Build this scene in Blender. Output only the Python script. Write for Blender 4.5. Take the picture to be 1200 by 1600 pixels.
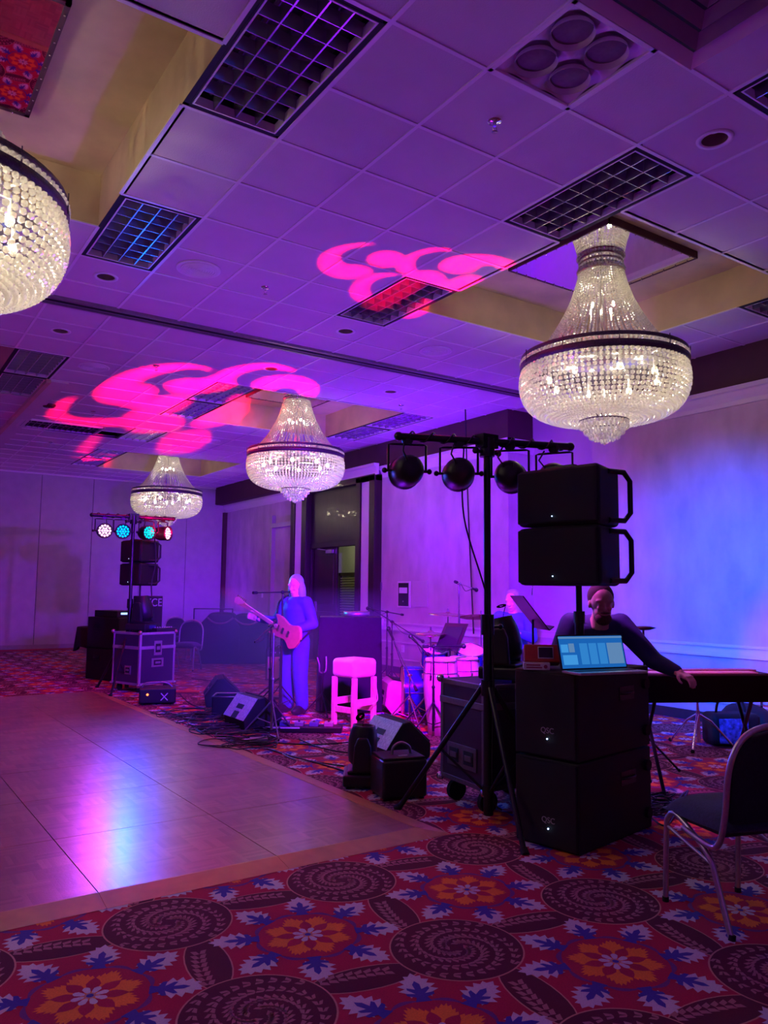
import bpy, bmesh, math, random
from math import pi, sin, cos, radians
from mathutils import Vector, Matrix, Quaternion
from mathutils.geometry import delaunay_2d_cdt
random.seed(7)
for o in list(bpy.data.objects): bpy.data.objects.remove(o)
SC = bpy.context.scene
COL = SC.collection

# ------------------------------------------------------------------ camera
HC = 1.42; FPX = 1220.73; PITCH = 0.101247; ROLL = 0.00945; YAW = 0.976231
_F = Vector((cos(PITCH)*cos(YAW), cos(PITCH)*sin(YAW), sin(PITCH)))
_R = Vector((sin(YAW), -cos(YAW), 0)); _U = _R.cross(_F)
CR = _R*cos(ROLL)+_U*sin(ROLL); CU = -_R*sin(ROLL)+_U*cos(ROLL); CF = _F
cd = bpy.data.cameras.new('camera'); cam = bpy.data.objects.new('camera', cd); COL.objects.link(cam)
cd.sensor_fit = 'VERTICAL'; cd.sensor_height = 24.0; cd.lens = FPX/1600*24.0; cd.clip_start = .05; cd.clip_end = 200
mw = Matrix((CR, CU, -CF)).transposed().to_4x4(); mw.translation = Vector((0, 0, HC)); cam.matrix_world = mw
SC.camera = cam
# ------------------------------------------------------------------ world and exposure
w = bpy.data.worlds.new('world'); SC.world = w; w.use_nodes = True
w.node_tree.nodes['Background'].inputs[0].default_value = (0.1, 0.04, 0.3, 1)
w.node_tree.nodes['Background'].inputs[1].default_value = 0.0
SC.view_settings.view_transform = 'Standard'; SC.view_settings.look = 'None'
SC.view_settings.gamma = 1.0; SC.view_settings.exposure = 0.0; SC.view_settings.use_curve_mapping = False

def lamp(name, kind, loc, col, power, aim=None, size=.05, angle=60, blend=.6, par=None, rays=None):
    l = bpy.data.lights.new(name, kind); l.color = col; l.energy = power
    if kind in ('POINT', 'SPOT'): l.shadow_soft_size = size
    if kind == 'SPOT': l.spot_size = radians(angle); l.spot_blend = blend
    if kind == 'AREA': l.size = size
    o = bpy.data.objects.new(name, l); COL.objects.link(o); o.location = loc
    if aim is not None:
        o.rotation_euler = (Vector(aim)-Vector(loc)).to_track_quat('-Z', 'Y').to_euler()
    return o

# the near light tree: four par cans that face the stage (backs to the camera)
NT = [(2.985, 4.13, 2.17), (3.30, 4.04, 2.20), (3.72, 3.90, 2.20), (4.02, 3.79, 2.20)]
MAG = (1, .02, .55); VIO = (.42, .03, 1); BLU = (.04, .10, 1); CYA = (.02, .5, 1)
lamp('par_beam_magenta', 'SPOT', (3.06, 4.22, 2.14), (1, .0, .50), 800, (4.48, 7.2, .6), .05, 27, .5)
lamp('par_beam_violet', 'SPOT', (3.40, 4.14, 2.17), (.19, .0, 1), 3400, (8.0, 10.0, 1.2), .05, 70, 1)
lamp('par_beam_purple', 'SPOT', (3.84, 3.98, 2.17), (.20, .0, 1), 300, (8.4, 7.8, .9), .05, 50, 1)
lamp('added_far_wall_beam', 'SPOT', (3.5, 4.25, 2.2), (.20, .0, 1), 2500, (5.6, 20, 1.6), .05, 50, 1)  # added beam that turns the far wall violet, not one of the cans
lamp('par_beam_blue', 'SPOT', (4.14, 3.87, 2.15), (.0, .085, 1), 2900, (8.0, 5.1, 1.25), .05, 58, 1)
# the far light tree: four LED cans that face the dance floor
FT = [(2.86, 11.05, 2.18), (3.22, 10.98, 2.18), (3.62, 10.90, 2.18), (3.98, 10.82, 2.18)]
lamp('far_beam_pink', 'SPOT', (2.84, 10.93, 2.17), (1, .03, .75), 80, (-1.5, 3.5, 0), .05, 80, 1)
lamp('far_beam_blue', 'SPOT', (3.18, 10.86, 2.17), (.0, .09, 1), 420, (1.5, 2.0, 0), .05, 90, 1)
lamp('far_beam_cyan', 'SPOT', (3.60, 10.78, 2.17), (.0, .36, 1), 420, (4.33, 8.29, 1.35), .05, 46, 1)
lamp('added_stage_beam', 'SPOT', (3.3, 4.18, 2.15), (.50, .0, 1), 1400, (6.0, 8.6, 0), .05, 54, 1)  # added beam to brighten the stage floor and gear, no can of its own
lamp('added_carpet_beam', 'SPOT', (4.08, 3.62, 2.16), (1, .02, .28), 170, (6.5, 2.7, 0), .05, 56, 1)  # added red lamp to brighten the carpet on the right, no can of its own
lamp('par_beam_indigo', 'SPOT', (3.0, 4.28, 2.15), (.08, .01, 1), 1500, (4.3, 10.5, .2), .05, 50, 1)
lamp('par_beam_rose', 'SPOT', (3.15, 4.22, 2.12), (1, .0, .42), 420, (8.0, 4.0, .75), .05, 24, .7)
lamp('added_face_light', 'SPOT', (3.9, 3.98, 2.15), (.75, .08, 1), 150, (4.3, 3.7, 1.3), .05, 46, 1)  # added light for the face of the man behind the laptop
lamp('added_wall_wash', 'SPOT', (1.2, 17.2, .3), (.40, .03, .8), 90, (2.5, 20, 2.6), .1, 120, 1)  # added lamp low before the far wall, no fixture there
lamp('added_wall_wash', 'SPOT', (7.0, 17.6, .3), (.16, .0, 1), 260, (7.0, 20, 2.4), .1, 120, 1)  # second added lamp, bluer, for the right end of the far wall
# added lamps with no fixtures, aimed up to wash the ceiling violet
for k, (x, y, c, e) in enumerate([(6.6, 10.2, (.17, .01, 1), 850), (5.4, 7.6, (.17, .01, 1), 1000), (3.6, 6.4, (.25, .01, 1), 260), (1.0, -2.6, (.50, .04, .95), 150), (-4.0, 6.5, (.46, .04, .95), 260),
                                  (-3.6, 14.5, (.34, .02, 1), 420), (6.6, 15.6, (.25, .01, 1), 500)]):
    lamp('added_ceiling_wash', 'SPOT', (x, y, .35), c, e, (x, y, 4), .12, 165 if x < 4 else 105, 1)

HAZE = 0.11
CHE = [6.5, 12, 5.0, 5.0]     # watts of each chandelier lamp
GOBO = [3400, 34000]
def ray(u, v): return CF+CR*((u-600)/FPX)-CU*((v-800)/FPX)
def G(u, v, z=0.0):
    d = ray(u, v); t = (z-HC)/d.z; return Vector((d.x*t, d.y*t, z))
def onX(u, v, x):
    d = ray(u, v); t = x/d.x; return Vector((x, d.y*t, HC+d.z*t))
def onY(u, v, y):
    d = ray(u, v); t = y/d.y; return Vector((d.x*t, y, HC+d.z*t))
def atD(u, v, dist):          # point of the view at a horizontal distance
    d = ray(u, v); t = dist/math.hypot(d.x, d.y); return Vector((d.x*t, d.y*t, HC+d.z*t))

# ------------------------------------------------------------------ materials
def N(nt, t, **k):
    n = nt.nodes.new(t)
    for a, b in k.items():
        if a.startswith('i_'): n.inputs[a[2:].replace('_', ' ')].default_value = b
        else: setattr(n, a, b)
    return n
MATS = {}
def mat(name, col, rough=.6, metal=0.0, spec=.5, noise=0.0, nscale=20, bump=0.0, bscale=60, emit=None, estr=0, coat=0, sheen=0, trans=0, stretch=None):
    if name in MATS: return MATS[name]
    m = bpy.data.materials.new(name); m.use_nodes = True; nt = m.node_tree
    b = nt.nodes['Principled BSDF']; b.inputs['Base Color'].default_value = (*col, 1)
    b.inputs['Roughness'].default_value = rough; b.inputs['Metallic'].default_value = metal
    b.inputs['Specular IOR Level'].default_value = spec
    if coat: b.inputs['Coat Weight'].default_value = coat
    if sheen: b.inputs['Sheen Weight'].default_value = sheen
    if trans: b.inputs['Transmission Weight'].default_value = trans
    if emit: b.inputs['Emission Color'].default_value = (*emit, 1); b.inputs['Emission Strength'].default_value = estr
    tc = nt.nodes.new('ShaderNodeTexCoord'); vec = tc.outputs['Object']
    if stretch:
        mp = nt.nodes.new('ShaderNodeMapping'); mp.inputs['Scale'].default_value = stretch
        nt.links.new(vec, mp.inputs[0]); vec = mp.outputs[0]
    if noise:
        n = N(nt, 'ShaderNodeTexNoise'); n.inputs['Scale'].default_value = nscale; n.inputs['Detail'].default_value = 5
        nt.links.new(vec, n.inputs['Vector'])
        mx = N(nt, 'ShaderNodeMixRGB'); mx.inputs[1].default_value = (*[c*(1-noise) for c in col], 1); mx.inputs[2].default_value = (*[min(1, c*(1+noise)) for c in col], 1)
        r = N(nt, 'ShaderNodeMapRange'); r.inputs[1].default_value = .3; r.inputs[2].default_value = .7
        nt.links.new(n.outputs[0], r.inputs[0]); nt.links.new(r.outputs[0], mx.inputs[0]); nt.links.new(mx.outputs[0], b.inputs['Base Color'])
    if bump:
        n2 = N(nt, 'ShaderNodeTexNoise'); n2.inputs['Scale'].default_value = bscale; n2.inputs['Detail'].default_value = 4
        nt.links.new(vec, n2.inputs['Vector'])
        bp = N(nt, 'ShaderNodeBump'); bp.inputs['Strength'].default_value = bump; bp.inputs['Distance'].default_value = .01
        nt.links.new(n2.outputs[0], bp.inputs['Height']); nt.links.new(bp.outputs[0], b.inputs['Normal'])
    MATS[name] = m; return m
def lit(name, col, s):
    if name in MATS: return MATS[name]
    m = bpy.data.materials.new(name); m.use_nodes = True; nt = m.node_tree; nt.nodes.clear()
    e = N(nt, 'ShaderNodeEmission'); e.inputs[0].default_value = (*col, 1); e.inputs[1].default_value = s
    o = N(nt, 'ShaderNodeOutputMaterial'); nt.links.new(e.outputs[0], o.inputs[0]); MATS[name] = m; return m

M_TILE = mat('ceiling_tile', (.62, .58, .60), .9, noise=.04, nscale=3, bump=.25, bscale=120)
M_BAR = mat('ceiling_bar', (.78, .76, .78), .35)
M_TAN = mat('tan_plaster', (.58, .45, .29), .75, noise=.16, nscale=2.2, bump=.05, bscale=14)
M_WALL = mat('faux_wall', (.50, .38, .46), .6, noise=.16, nscale=3.5, bump=.18, bscale=9, stretch=(1, 1, .5))
M_FLAT = mat('plain_wall', (.50, .42, .48), .7, noise=.02, nscale=4)
M_FAB = mat('panel_fabric', (.42, .36, .40), .9, noise=.06, nscale=5, bump=.1, bscale=200)
M_MAROON = mat('maroon_paint', (.07, .018, .03), .7, noise=.1, nscale=4)
M_TRIM = mat('cream_trim', (.66, .58, .62), .45)
M_WOOD = mat('dark_wood', (.028, .012, .012), .38, noise=.3, nscale=6, stretch=(6, 6, .6), coat=.1)
M_BLACK = mat('black_plastic', (.012, .012, .014), .42, bump=.1, bscale=300)
M_MATT = mat('black_matt', (.009, .009, .010), .75, bump=.15, bscale=250)
M_BMET = mat('black_metal', (.014, .014, .016), .3, metal=.2, noise=.15, nscale=60)
M_CHROME = mat('chrome', (.75, .75, .78), .16, metal=1, noise=.05, nscale=40)
M_ALU = mat('aluminium', (.62, .60, .62), .34, metal=.9, noise=.08, nscale=60)
M_STEEL = mat('dull_steel', (.30, .29, .31), .4, metal=.8, noise=.1, nscale=50)
M_RUB = mat('rubber', (.01, .01, .01), .85, noise=.2, nscale=80)
M_CABLE = mat('cable_rubber', (.012, .012, .014), .45, noise=.1, nscale=40)
M_MIRROR = mat('mirror_glass', (.86, .84, .86), .015, metal=1, noise=.01, nscale=2)
M_WHITE = mat('white_plastic', (.75, .73, .74), .4, noise=.02, nscale=10)

# ------------------------------------------------------------------ mesh builder
class MB:
    def __init__(s): s.v = []; s.f = []; s.m = []; s.sm = []; s.X = Matrix.Identity(4)
    def add(s, vs, fs, mi=0, smooth=False):
        b = len(s.v); X = s.X
        s.v.extend([X@Vector(p) for p in vs])
        for f in fs: s.f.append([b+i for i in f]); s.m.append(mi); s.sm.append(smooth)
        return s
    def box(s, c, sz, rot=None, mi=0):
        c = Vector(c); h = Vector(sz)/2
        vs = [Vector((x*h.x, y*h.y, z*h.z)) for x in (-1, 1) for y in (-1, 1) for z in (-1, 1)]
        if rot is not None: vs = [rot@p for p in vs]
        return s.add([c+p for p in vs], [(0, 1, 3, 2), (4, 6, 7, 5), (0, 4, 5, 1), (2, 3, 7, 6), (0, 2, 6, 4), (1, 5, 7, 3)], mi)
    def bx(s, x0, x1, y0, y1, z0, z1, mi=0):
        return s.box(((x0+x1)/2, (y0+y1)/2, (z0+z1)/2), (abs(x1-x0), abs(y1-y0), abs(z1-z0)), mi=mi)
    def cyl(s, a, b, r, r2=None, n=12, mi=0, cap=True):
        a = Vector(a); b = Vector(b); r2 = r if r2 is None else r2; d = b-a
        if d.length < 1e-6: return s
        q = d.to_track_quat('Z', 'Y'); vs = []
        for P, R in ((a, r), (b, r2)):
            for k in range(n): t = 2*pi*k/n; vs.append(P+q@Vector((R*cos(t), R*sin(t), 0)))
        s.add(vs, [(k, (k+1) % n, n+(k+1) % n, n+k) for k in range(n)], mi, True)
        if cap: s.add(vs, [tuple(range(n-1, -1, -1)), tuple(range(n, 2*n))], mi)
        return s
    def tube(s, pts, r, n=8, mi=0, closed=False):
        pts = [Vector(p) for p in pts]; m = len(pts); vs = []; up = None
        for i, p in enumerate(pts):
            if closed: t = pts[(i+1) % m]-pts[i-1]
            else: t = pts[min(i+1, m-1)]-pts[max(i-1, 0)]
            t.normalize()
            if up is None: up = t.orthogonal().normalized()
            else:
                up = (up-t*up.dot(t))
                up = up.normalized() if up.length > 1e-5 else t.orthogonal().normalized()
            w2 = t.cross(up); rr = r[i] if isinstance(r, (list, tuple)) else r
            for k in range(n): a = 2*pi*k/n; vs.append(p+up*(rr*cos(a))+w2*(rr*sin(a)))
        fs = [(i*n+k, i*n+(k+1) % n, ((i+1) % m)*n+(k+1) % n, ((i+1) % m)*n+k) for i in range(m if closed else m-1) for k in range(n)]
        s.add(vs, fs, mi, True)
        if not closed: s.add(vs, [tuple(range(n-1, -1, -1)), tuple(range((m-1)*n, m*n))], mi)
        return s
    def lathe(s, prof, n=24, c=(0, 0, 0), mi=0, smooth=True):
        c = Vector(c); vs = []; m = len(prof)
        for r, z in prof:
            for k in range(n): t = 2*pi*k/n; vs.append(c+Vector((r*cos(t), r*sin(t), z)))
        return s.add(vs, [(i*n+k, i*n+(k+1) % n, (i+1)*n+(k+1) % n, (i+1)*n+k) for i in range(m-1) for k in range(n)], mi, smooth)
    def sph(s, c, r, n=12, m=8, sc=(1, 1, 1), mi=0, rot=None):
        c = Vector(c); vs = []; fs = []
        for i in range(m+1):
            ph = pi*i/m
            for k in range(n):
                t = 2*pi*k/n; p = Vector((r*sin(ph)*cos(t)*sc[0], r*sin(ph)*sin(t)*sc[1], r*cos(ph)*sc[2]))
                if rot is not None: p = rot@p
                vs.append(c+p)
        for i in range(m):
            for k in range(n): fs.append((i*n+k, (i+1)*n+k, (i+1)*n+(k+1) % n, i*n+(k+1) % n))
        return s.add(vs, fs, mi, True)
    def prism(s, poly, a, b, axis='z', mi=0):
        n = len(poly)
        def P(p, h): return {'z': (p[0], p[1], h), 'y': (p[0], h, p[1]), 'x': (h, p[0], p[1])}[axis]
        vs = [P(p, a) for p in poly]+[P(p, b) for p in poly]
        fs = [tuple(range(n)), tuple(range(2*n-1, n-1, -1))]+[(k, (k+1) % n, n+(k+1) % n, n+k) for k in range(n)]
        return s.add(vs, fs, mi)
    def build(s, name, mats, parent=None, bevel=0, seg=2):
        me = bpy.data.meshes.new(name); me.from_pydata([tuple(p) for p in s.v], [], s.f)
        for m in (mats if isinstance(mats, (list, tuple)) else [mats]): me.materials.append(m)
        me.polygons.foreach_set('material_index', s.m); me.polygons.foreach_set('use_smooth', s.sm)
        me.update()
        bm = bmesh.new(); bm.from_mesh(me)
        if len(s.f) < 30000: bmesh.ops.recalc_face_normals(bm, faces=bm.faces)
        bm.to_mesh(me); bm.free()
        o = bpy.data.objects.new(name, me); COL.objects.link(o)
        if parent is not None: o.parent = parent
        if bevel:
            b = o.modifiers.new('bevel', 'BEVEL'); b.width = bevel; b.segments = seg; b.limit_method = 'ANGLE'; b.angle_limit = radians(40)
        return o

def tag(o, label=None, cat=None, group=None, kind=None):
    if label: o['label'] = label
    if cat: o['category'] = cat
    if group: o['group'] = group
    if kind: o['kind'] = kind
    return o
def thing(name, label, cat, loc=(0, 0, 0), rz=0.0, group=None):
    o = bpy.data.objects.new(name, None); COL.objects.link(o); o.location = loc; o.rotation_euler = (0, 0, rz)
    o.empty_display_size = .1
    return tag(o, label, cat, group)
def struct(o): o['kind'] = 'structure'; return o
def dup(root, loc=None, rz=None, label=None, group=None):
    def cp(o, par):
        c = o.copy(); COL.objects.link(c); c.parent = par
        for ch in list(o.children): cp(ch, c)
        return c
    r = cp(root, None)
    if loc is not None: r.location = loc
    if rz is not None: r.rotation_euler = (0, 0, rz)
    if label: r['label'] = label
    if group: r['group'] = group
    return r
RZ = lambda a: Matrix.Rotation(a, 4, 'Z')
RX = lambda a: Matrix.Rotation(a, 4, 'X')
RY = lambda a: Matrix.Rotation(a, 4, 'Y')
T = lambda *p: Matrix.Translation(Vector(p))
def bez(pts, n=8):          # smooth curve through points (Catmull-Rom)
    pts = [Vector(p) for p in pts]; out = []
    for i in range(len(pts)-1):
        p0 = pts[max(i-1, 0)]; p1 = pts[i]; p2 = pts[i+1]; p3 = pts[min(i+2, len(pts)-1)]
        for k in range(n):
            t = k/n
            out.append(.5*((2*p1)+(-p0+p2)*t+(2*p0-5*p1+4*p2-p3)*t*t+(-p0+3*p1-3*p2+p3)*t**3))
    out.append(pts[-1]); return out

# ================================================================== THE ROOM
S = .6096; GX = 1.9836; GY = 4.1255; ZC = 4.165; XW = 8.0; YF = 19.95; XL = -7.0; YB = -3.6
def gx(i): return GX+S*i
def gy(j): return GY+S*j
coffers = [(4, 8, -1, 3), (-5, -1, -1, 3), (4, 8, 9, 13), (-5, -1, 9, 13), (4, 8, 19, 23)]
# troffers: (i0, i1, j0, j1, label)
troffers = [
 (-1, 0, -2, 0, 'large dark louvred ceiling light at the top, beside the near yellow lit recess'),
 (-1, 0, 2, 4, 'louvred ceiling light at the far corner of the yellow lit recess, near a downlight'),
 (3, 4, -2, 0, 'pale louvred ceiling light right above the mirror of the nearest whole chandelier'),
 (3, 4, 2, 4, 'louvred ceiling light partly covered by the nearer pink pattern'),
 (3, 4, -5, -3, 'louvred ceiling light cut by the right edge, beside the round downlight'),
 (8, 9, -2, 0, 'louvred ceiling light on the wall side of the nearest whole chandelier recess'),
 (-1, 0, 9, 11, 'nearer of two end to end louvred ceiling lights at the left edge past the track'),
 (-1, 0, 11, 13, 'farther of two end to end louvred ceiling lights at the left edge past the track'),
 (3, 4, 9, 11, 'pink washed louvred ceiling light left of the middle chandelier recess, nearer of its pair'),
 (3, 4, 11, 13, 'pink washed louvred ceiling light left of the middle chandelier recess, farther of its pair'),
 (8, 9, 9, 11, 'violet louvred ceiling light between middle chandelier recess and maroon band, nearer of its pair'),
 (8, 9, 11, 13, 'violet louvred ceiling light between middle chandelier recess and maroon band, farther of its pair'),
 (3, 4, 15, 17, 'small pink striped louvred ceiling light far back, nearer of the last two'),
 (3, 4, 19, 21, 'small pink striped louvred ceiling light beside the farthest chandelier recess, nearer half'),
 (3, 4, 21, 23, 'small pink striped louvred ceiling light beside the farthest chandelier recess, farther half'),
]
removed = set()
for i0, i1, j0, j1 in coffers:
    for i in range(i0, i1):
        for j in range(j0, j1): removed.add((i, j))
for i0, i1, j0, j1, _ in troffers:
    for i in range(i0, i1):
        for j in range(j0, j1): removed.add((i, j))
removed.add((1, -3))                      # four cone diffuser
VENT = (2.25, 3.37, 2.25-1.14, 2.23)      # big nested diffuser x0,x1,y0,y1
for i in (1, 2):
    removed.add((i, 16))
DLP = [(4.15, 2.60), (1.68, 6.91), (1.67, 8.69), (4.16, 6.91), (4.14, 8.66), (5.98, 8.71), (6.6, 6.6), (4.20, 16.1)]
mb = MB()
def clipx(x): return max(XL, min(XW+.35, x))
def clipy(y): return max(YB, min(YF, y))
TY0, TY1 = 7.66, 7.80                     # the ceiling track
for i in range(-15, 11):
    for j in range(-13, 27):
        if (i, j) in removed: continue
        x0, x1, y0, y1 = clipx(gx(i)), clipx(gx(i+1)), clipy(gy(j)), clipy(gy(j+1))
        if x1-x0 < .005 or y1-y0 < .005: continue
        g = .0
        hole = [d for d in DLP if x0 < d[0] < x1 and y0 < d[1] < y1]
        if hole:
            hx, hy = hole[0]; n = 32; ring = []; out = []
            for k in range(n):
                a = 2*pi*(k+.5)/n; c, s2 = cos(a), sin(a); ring.append((hx+.078*c, hy+.078*s2, ZC))
                tx = (x1-hx)/c if c > 0 else (x0-hx)/c; ty = (y1-hy)/s2 if s2 > 0 else (y0-hy)/s2; tt = min(tx, ty); out.append((hx+tt*c, hy+tt*s2, ZC))
            mb.add(ring+out, [(k, (k+1) % n, n+(k+1) % n, n+k) for k in range(n)], 0)
        else: mb.add([(x0, y0, ZC), (x1, y0, ZC), (x1, y1, ZC), (x0, y1, ZC), ], [(0, 3, 2, 1)], 0)
        if not hole: mb.add([(x0, y0, ZC+.05), (x1, y0, ZC+.05), (x1, y1, ZC+.05), (x0, y1, ZC+.05)], [(0, 1, 2, 3)], 0)
# T bars
for i in range(-14, 11):
    for j in range(-13, 26):
        if (i-1, j) in removed and (i, j) in removed: continue
        y0, y1 = clipy(gy(j)), clipy(gy(j+1)); x = gx(i)
        if x < XW+.3: mb.bx(x-.012, x+.012, y0, y1, ZC-.007, ZC+.002, 1)
for j in range(-12, 26):
    for i in range(-15, 10):
        if (i, j-1) in removed and (i, j) in removed: continue
        x0, x1 = clipx(gx(i)), clipx(gx(i+1)); y = gy(j)
        mb.bx(x0, x1, y-.012, y+.012, ZC-.006, ZC+.002, 1)
# coffers: sides and top
for i0, i1, j0, j1 in coffers:
    x0, x1, y0, y1 = gx(i0), gx(i1), gy(j0), gy(j1); zt = 4.565; t = .03
    mb.bx(x0-t, x0, y0, y1, ZC, zt, 2); mb.bx(x1, x1+t, y0, y1, ZC, zt, 2)
    mb.bx(x0-t, x1+t, y0-t, y0, ZC, zt, 2); mb.bx(x0-t, x1+t, y1, y1+t, ZC, zt, 2)
    mb.bx(x0-t, x1+t, y0-t, y1+t, zt, zt+.03, 2)
ceil_o = struct(mb.build('ceiling', [M_TILE, M_BAR, M_TAN]))
# ceiling track
mb = MB()
mb.bx(XL, XW, TY0, TY1, ZC-.018, ZC-.006); mb.bx(XL, XW, TY0-.03, TY0, ZC-.03, ZC); mb.bx(XL, XW, TY1, TY1+.03, ZC-.03, ZC)
mb.bx(XL, XW, 7.715, 7.745, ZC-.025, ZC-.012, 1)
struct(mb.build('trim_1', [mat('track_metal', (.25, .2, .26), .35, metal=.5, noise=.1), M_MATT]))
mb = MB(); mb.bx(1.94, 2.0, gy(11), YF, ZC-.05, ZC); mb.bx(2.0, 2.22, gy(11), YF, ZC-.03, ZC, 1)
struct(mb.build('trim_2', [M_TAN, M_TILE]))

# ---- walls
RY0, RY1 = 6.92, 8.53                     # recess for the folding wall
mb = MB()
mb.bx(XW, XW+.2, YB, RY0, 0, ZC+.4, 0); mb.bx(XW, XW+.2, RY1, 12.0, 0, ZC+.4, 0)
mb.bx(8.3, 8.5, 15.2, YF+.2, 0, ZC+.4, 0); mb.bx(XW, XW+.2, 12.0, 15.2, 3.5, ZC+.4, 0)
mb.bx(XW, 8.5, 15.2, 15.4, 0, ZC+.4, 0)
mb.bx(8.5, 8.6, RY0-.2, RY1+.2, 0, ZC+.4, 1)           # flat pocket door panel
mb.bx(XW+.2, 8.5, RY1, RY1+.05, 0, ZC+.4, 1)
struct(mb.build('wall_right', [M_WALL, M_FLAT]))
mb = MB(); mb.bx(XW-.02, XW, YB, RY0, 3.71, ZC); mb.bx(XW-.02, XW, RY1, YF, 3.71, ZC); mb.bx(XW-.02, 8.5, RY1-.02, RY1, 3.71, ZC)
mb.bx(XW, 8.3, 15.2, YF, 3.7, 3.72)
struct(mb.build('trim_3', M_MAROON))
def crown(mb, x, y0, y1, z0=3.51, z1=3.71, d=.11):
    pr = [(x, z0), (x-.02, z0), (x-.03, z0+.05), (x-.06, z0+.09), (x-.085, z0+.14), (x-d, z0+.15), (x-d, z1), (x, z1)]
    mb.prism(pr, y0, y1, 'y')
mb = MB(); crown(mb, XW, YB, RY0); crown(mb, XW, RY1-.1, 11.86); crown(mb, XW-.14, 11.8, 15.3, 3.56, 3.76); crown(mb, 8.3, 15.3, YF)
mb.prism([(RY1, 3.51), (RY1-.02, 3.51), (RY1-.085, 3.65), (RY1-.1, 3.66), (RY1-.1, 3.71), (RY1, 3.71)], XW-.1, 8.5, 'x')
struct(mb.build('trim_4', M_TRIM))
# chair rail, panel mouldings, baseboard
mb = MB()
def rails(x, y0, y1):
    mb.bx(x-.035, x, y0, y1, .845, .875); mb.bx(x-.014, x, y0, y1, .765, .845); mb.bx(x-.03, x, y0, y1, .735, .765)
    mb.bx(x-.02, x, y0, y1, .525, .545); mb.bx(x-.02, x, y0, y1, .235, .255)
rails(XW, YB, RY0); rails(XW, RY1, 11.88); rails(8.3, 15.2, YF)
mb.bx(8.48, 8.5, RY0, RY1, .845, .875); mb.bx(8.485, 8.5, RY0, RY1, .765, .84)
struct(mb.build('trim_5', M_TRIM))
mb = MB(); mb.bx(XW-.02, XW, YB, RY0, 0, .11); mb.bx(XW-.02, XW, RY1, 11.9, 0, .11); mb.bx(8.28, 8.3, 15.3, YF, 0, .11); mb.bx(8.48, 8.5, RY0, RY1, 0, .1)
struct(mb.build('baseboard_right', mat('dark_base', (.03, .02, .03), .5, noise=.1)))
# far wall: folding fabric panels
mb = MB()
xs = [XL]+[3.6+1.2*k for k in range(-8, 4)]+[8.5]
xs = [x for x in xs if x <= 8.5]
for a, b in zip(xs, xs[1:]): mb.bx(a+.006, b-.006, YF, YF+.1, .02, 4.14, 0)
mb.bx(XL, 8.5, YF+.03, YF+.2, 0, ZC+.4, 1)
mb.bx(XL, 8.5, YF-.03, YF+.03, 4.125, ZC, 2)
struct(mb.build('wall_far', [M_FAB, M_MATT, M_TRIM]))
mb = MB(); mb.bx(XL, 8.3, YF-.02, YF, 0, .10); struct(mb.build('baseboard_far', mat('violet_base', (.30, .25, .29), .6, noise=.05)))
mb = MB(); mb.bx(8.2, 8.3, YF-.1, YF, 0, 3.5); struct(mb.build('trim_6', M_MAROON))
mb = MB(); mb.bx(XL-.2, XL, YB, YF, 0, ZC+.4); struct(mb.build('wall_left', M_WALL))
mb = MB(); mb.bx(XL-.2, 8.6, YB-.2, YB, 0, ZC+.4); struct(mb.build('wall_back', M_FLAT))
# ---- dark wood door portal with pale inset strips
mb = MB(); xp = XW-.14
def frame_col(y0, y1, z0, z1, s0, s1):
    mb.bx(xp, XW+.2, y0, y1, z0, z1, 0)
    mb.bx(xp-.03, xp, y0, s0-.02, z0, z1, 0); mb.bx(xp-.03, xp, s1+.02, y1, z0, z1, 0)
    mb.bx(xp-.03, xp, s0-.02, s1+.02, z1-.1, z1, 0); mb.bx(xp-.03, xp, s0-.02, s1+.02, z0, z0+.11, 0)
    mb.bx(xp-.008, xp-.002, s0, s1, z0+.11, z1-.1, 1)
frame_col(11.90, 12.55, .94, 3.56, 12.1, 12.37)
frame_col(11.90, 12.55, .05, .80, 12.1, 12.37)
frame_col(14.52, 15.22, .94, 3.56, 14.74, 15.03)
frame_col(14.52, 15.22, .05, .80, 14.74, 15.03)
for y0, y1 in ((11.8, 12.56), (14.5, 15.3)): mb.bx(xp-.07, XW, y0, y1, .80, .93, 2)
mb.bx(xp-.03, XW+.05, 11.9, 15.22, 3.46, 3.58, 0)
mb.bx(XW-.04, XW+.1, 12.55, 14.52, 2.33, 3.5, 0)            # dark panel above the doors
mb.bx(XW-.06, XW+.08, 12.55, 14.52, 2.30, 2.40, 0)
mb.bx(XW-.06, XW+.08, 12.55, 12.62, 0, 2.33, 0); mb.bx(XW-.06, XW+.08, 14.45, 14.52, 0, 2.33, 0)
struct(mb.build('trim_7', [M_WOOD, M_TRIM, M_TRIM], bevel=.006))
def door(name, hinge, ang):
    t = thing(name, None, None, hinge, ang); t['kind'] = 'structure'
    m = MB(); m.bx(0, .045, 0, .92, .01, 2.3); 
    for z0, z1 in ((.2, 1.0), (1.15, 2.15)):
        m.bx(-.006, .051, .12, .80, z0, z1)
    m.build('door_leaf', M_WOOD, t, bevel=.004)
    m = MB(); m.bx(-.012, 0, .79, .87, .95, 1.2); m.tube([(-.03, .83, 1.1), (-.06, .83, 1.1), (-.06, .72, 1.1)], .01); m.build('door_handle', M_CHROME, t)
    m = MB(); m.bx(-.07, -.01, .10, .34, 2.18, 2.25); m.tube([(-.05, .3, 2.24), (-.2, .45, 2.27), (-.02, .66, 2.3)], .009); m.build('door_closer', M_ALU, t)
    return t
door('door_1', (XW, 13.50, 0), 0.0)
door('door_2', (XW+.02, 12.63, 0), radians(-80))
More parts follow.
